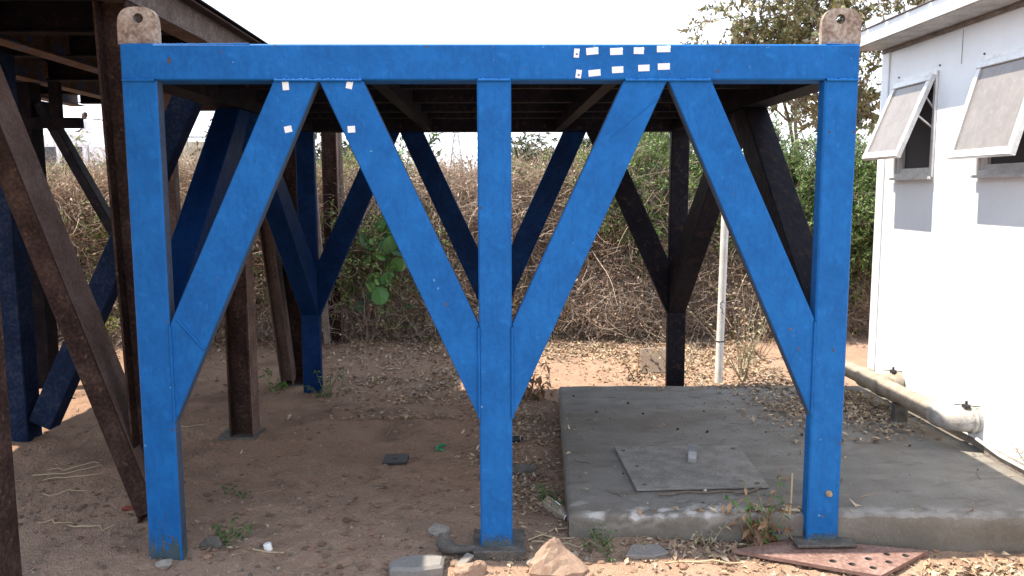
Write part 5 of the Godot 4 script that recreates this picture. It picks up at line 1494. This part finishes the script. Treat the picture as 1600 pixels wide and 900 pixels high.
# joins tapered capsules [a, b, ra, rb, colour] into one skin with surface nets
func skin(mb: MB, bones: Array, cell: float, blend: float) -> void:
	var lo := Vector3.ONE * 1e9; var hi := -lo
	for b in bones:
		for e in [[b[0], b[2]], [b[1], b[3]]]:
			lo = lo.min(e[0] - Vector3.ONE * (e[1] + cell * 2)); hi = hi.max(e[0] + Vector3.ONE * (e[1] + cell * 2))
	var nx := int((hi.x - lo.x) / cell) + 2; var ny := int((hi.y - lo.y) / cell) + 2; var nz := int((hi.z - lo.z) / cell) + 2
	var f := PackedFloat32Array(); f.resize(nx * ny * nz)
	var near := PackedInt32Array(); near.resize(nx * ny * nz)
	for k in nz:
		for j in ny:
			for i in nx:
				var p := lo + Vector3(i, j, k) * cell
				var d := 1e9; var best := 1e9; var bi := 0
				for q in bones.size():
					var b = bones[q]
					var ab: Vector3 = b[1] - b[0]
					var t := clampf((p - b[0]).dot(ab) / maxf(ab.length_squared(), 1e-9), 0.0, 1.0)
					var e: float = p.distance_to(b[0] + ab * t) - lerpf(b[2], b[3], t)
					if e < best: best = e; bi = q
					var h := maxf(blend - absf(d - e), 0.0) / blend
					d = minf(d, e) - h * h * blend * 0.25
				f[(k * ny + j) * nx + i] = d; near[(k * ny + j) * nx + i] = bi
	var idx := PackedInt32Array(); idx.resize(nx * ny * nz); idx.fill(-1)
	var corners := [[0, 0, 0], [1, 0, 0], [0, 1, 0], [1, 1, 0], [0, 0, 1], [1, 0, 1], [0, 1, 1], [1, 1, 1]]
	var edges := [[0, 1], [0, 2], [0, 4], [1, 3], [1, 5], [2, 3], [2, 6], [3, 7], [4, 5], [4, 6], [5, 7], [6, 7]]
	var at := func(i: int, j: int, k: int) -> int: return (k * ny + j) * nx + i
	for k in nz - 1:
		for j in ny - 1:
			for i in nx - 1:
				var s := 0; var val := []
				for c in corners:
					var w: float = f[at.call(i + c[0], j + c[1], k + c[2])]
					val.append(w)
					if w < 0.0: s += 1
				if s == 0 or s == 8: continue
				var sum := Vector3.ZERO; var n := 0
				for e in edges:
					var a: float = val[e[0]]; var b: float = val[e[1]]
					if (a < 0.0) != (b < 0.0):
						var t := a / (a - b)
						var ca = corners[e[0]]; var cb = corners[e[1]]
						sum += Vector3(ca[0], ca[1], ca[2]).lerp(Vector3(cb[0], cb[1], cb[2]), t); n += 1
				idx[at.call(i, j, k)] = mb.v.size()
				mb.v.append(lo + (Vector3(i, j, k) + sum / n) * cell)
				var gx: float = val[1] + val[3] + val[5] + val[7] - val[0] - val[2] - val[4] - val[6]
				var gy: float = val[2] + val[3] + val[6] + val[7] - val[0] - val[1] - val[4] - val[5]
				var gz: float = val[4] + val[5] + val[6] + val[7] - val[0] - val[1] - val[2] - val[3]
				mb.n.append(Vector3(gx, gy, gz).normalized())
				mb.c.append(bones[near[at.call(i, j, k)]][4])
	for k in range(1, nz - 1):
		for j in range(1, ny - 1):
			for i in range(1, nx - 1):
				var a: float = f[at.call(i, j, k)]
				for ax in 3:
					var o = [[1, 0, 0], [0, 1, 0], [0, 0, 1]][ax]
					var b: float = f[at.call(i + o[0], j + o[1], k + o[2])]
					if (a < 0.0) == (b < 0.0): continue
					var u = [[0, 1, 0], [0, 0, 1], [1, 0, 0]][ax]; var w = [[0, 0, 1], [1, 0, 0], [0, 1, 0]][ax]
					var q := [idx[at.call(i, j, k)], idx[at.call(i - u[0], j - u[1], k - u[2])], idx[at.call(i - u[0] - w[0], j - u[1] - w[1], k - u[2] - w[2])], idx[at.call(i - w[0], j - w[1], k - w[2])]]
					if q[0] < 0 or q[1] < 0 or q[2] < 0 or q[3] < 0: continue
					if a < 0.0:
						for e in [0, 2, 1, 0, 3, 2]: mb.ix.append(q[e])
					else:
						for e in [0, 1, 2, 0, 2, 3]: mb.ix.append(q[e])

func person() -> void:
	# sits on the rail of the block wall, back to the right, legs stretched down to the left
	var o := Vector3(-15.62, 3.74, -28.9)
	var t := thing("person", "person in a white shirt and pale trousers sitting on the far block wall", "person", o)
	var shirt := Color(0.72, 0.72, 0.76); var trousers := Color(0.40, 0.34, 0.28); var skinc := Color(0.085, 0.05, 0.035); var shoe := Color(0.05, 0.045, 0.04)
	var V := func(x: float, y: float, z: float) -> Vector3: return o + Vector3(x, y, z)
	var bones := [
		[V.call(0.0, 0.12, 0.0), V.call(-0.02, 0.36, 0.0), 0.135, 0.125, shirt], [V.call(-0.02, 0.36, 0.0), V.call(-0.05, 0.52, 0.0), 0.13, 0.13, shirt],
		[V.call(-0.05, 0.54, -0.15), V.call(-0.05, 0.54, 0.15), 0.07, 0.07, shirt], [V.call(-0.06, 0.56, 0.0), V.call(-0.09, 0.68, 0.0), 0.06, 0.052, skinc],
		[V.call(-0.11, 0.76, 0.0), V.call(-0.10, 0.82, 0.0), 0.088, 0.098, skinc], [V.call(-0.15, 0.715, 0.0), V.call(-0.13, 0.73, 0.0), 0.05, 0.06, skinc], [V.call(-0.205, 0.765, 0.0), V.call(-0.195, 0.785, 0.0), 0.018, 0.014, skinc],
		[V.call(-0.10, 0.78, -0.095), V.call(-0.10, 0.80, -0.095), 0.022, 0.024, skinc], [V.call(-0.10, 0.78, 0.095), V.call(-0.10, 0.80, 0.095), 0.022, 0.024, skinc]]
	for s in [-1.0, 1.0]:
		bones.append([V.call(-0.02, 0.10, 0.09 * s), V.call(-0.40, 0.06, 0.12 * s), 0.095, 0.062, trousers])
		bones.append([V.call(-0.40, 0.06, 0.12 * s), V.call(-0.66, -0.30, 0.12 * s), 0.06, 0.042, trousers])
		bones.append([V.call(-0.67, -0.31, 0.12 * s), V.call(-0.83, -0.36, 0.12 * s), 0.042, 0.036, shoe])
		bones.append([V.call(-0.05, 0.52, 0.19 * s), V.call(-0.11, 0.27, 0.22 * s), 0.055, 0.042, shirt])
		bones.append([V.call(-0.11, 0.27, 0.22 * s), V.call(-0.32, 0.18, 0.15 * s), 0.04, 0.03, skinc])
	var mb := MB.new()
	skin(mb, bones, 0.025, 0.05)
	for s in [-1.0, 1.0]:   # hands on the knees: palm, four unequal fingers, a thumb
		var w: Vector3 = V.call(-0.33, 0.175, 0.148 * s)
		var hb := [[w, w + Vector3(-0.07, -0.01, -0.004 * s), 0.024, 0.026, skinc]]
		for k in 4:
			var z: float = (k - 1.5) * 0.02
			var ln: float = [0.066, 0.078, 0.072, 0.056][k]
			var a := w + Vector3(-0.075, -0.008, z)
			var b := a + Vector3(-ln * 0.55, -0.012, z * 0.2)
			hb.append([a, b, 0.0095, 0.009, skinc]); hb.append([b, b + Vector3(-ln * 0.32, -ln * 0.4, 0), 0.009, 0.007, skinc])
		var th := w + Vector3(-0.03, 0.0, -0.024 * s)
		hb.append([th, th + Vector3(-0.035, -0.012, -0.022 * s), 0.012, 0.010, skinc]); hb.append([th + Vector3(-0.035, -0.012, -0.022 * s), th + Vector3(-0.06, -0.03, -0.026 * s), 0.010, 0.008, skinc])
		skin(mb, hb, 0.007, 0.01)
	part(t, "body", mb, M.cloth)
	mb = MB.new(); mb.col = Color(0.012, 0.01, 0.01)
	skin(mb, [[V.call(-0.085, 0.81, 0.0), V.call(-0.075, 0.845, 0.0), 0.10, 0.085, mb.col]], 0.02, 0.03)
	part(t, "hair", mb, M.cloth)
	for s in [-1.0, 1.0]:
		mb = MB.new(); mb.col = Color(0.6, 0.6, 0.6); mb.lathe(P2([0.0, -0.008, 0.009, 0.0, 0.0, 0.008]), Transform3D(Basis(), V.call(-0.187, 0.795, 0.033 * s)), 8); part(t, "eye", mb, M.cloth)
	mb = MB.new(); mb.col = Color(0.10, 0.03, 0.03); mb.box(V.call(-0.198, 0.722, -0.024), V.call(-0.192, 0.731, 0.024)); part(t, "mouth", mb, M.cloth)

# ------------------------------------------------------------------
func _ready() -> void:
	# camera
	var cam := Camera3D.new()
	cam.name = "camera"
	cam.position = Vector3(-0.0077, 1.6, 3.4505)
	cam.rotation_degrees = Vector3(-6.817, -1.3197, -0.2024)
	cam.fov = 38.935
	cam.near = 0.05; cam.far = 900.0
	add_child(cam)
	cam.current = true
	# sky
	var env := Environment.new()
	var sky := Sky.new()
	var ps := ProceduralSkyMaterial.new()
	ps.sky_top_color = Color(0.75, 0.815, 0.91)
	ps.sky_horizon_color = Color(0.98, 0.985, 1.0)
	ps.sky_curve = 0.22
	ps.ground_horizon_color = Color(0.80, 0.76, 0.70)
	ps.ground_bottom_color = Color(0.45, 0.38, 0.32)
	ps.sky_energy_multiplier = 1.0
	ps.sun_angle_max = 18.0
	sky.sky_material = ps
	env.background_mode = Environment.BG_SKY
	env.sky = sky
	env.background_energy_multiplier = 1.0
	env.tonemap_mode = Environment.TONE_MAPPER_LINEAR
	env.tonemap_exposure = 2.5
	env.sdfgi_enabled = true; env.ssao_enabled = true; env.ssil_enabled = true
	var we := WorldEnvironment.new(); we.name = "world_environment"; we.environment = env
	add_child(we)
	# sun: high, from the left and a little behind the stands
	var sun := DirectionalLight3D.new()
	sun.name = "sun"
	var d := Vector3(0.502, -1.0, 0.045).normalized()
	sun.basis = Basis.looking_at(d, Vector3(0, 0, 1))
	sun.light_energy = 1.3
	sun.light_color = Color(1.0, 0.955, 0.88)
	sun.light_angular_distance = 0.5
	sun.shadow_enabled = true
	add_child(sun)
	# noises
	rng.seed = 2024
	nz_a.seed = 3; nz_a.frequency = 0.012; nz_a.fractal_octaves = 3
	nz_b.seed = 8; nz_b.frequency = 0.035; nz_b.fractal_octaves = 3
	nz_c.seed = 15; nz_c.frequency = 0.06; nz_c.fractal_octaves = 4
	make_materials()
	build_ground()
	concrete_slab()
	cabin()
	rusty_stand()
	blue_stand()
	drain_pipe()
	manhole()
	red_plate()
	hedge()
	plants()
	far_things()
	loose_things()
	litter()
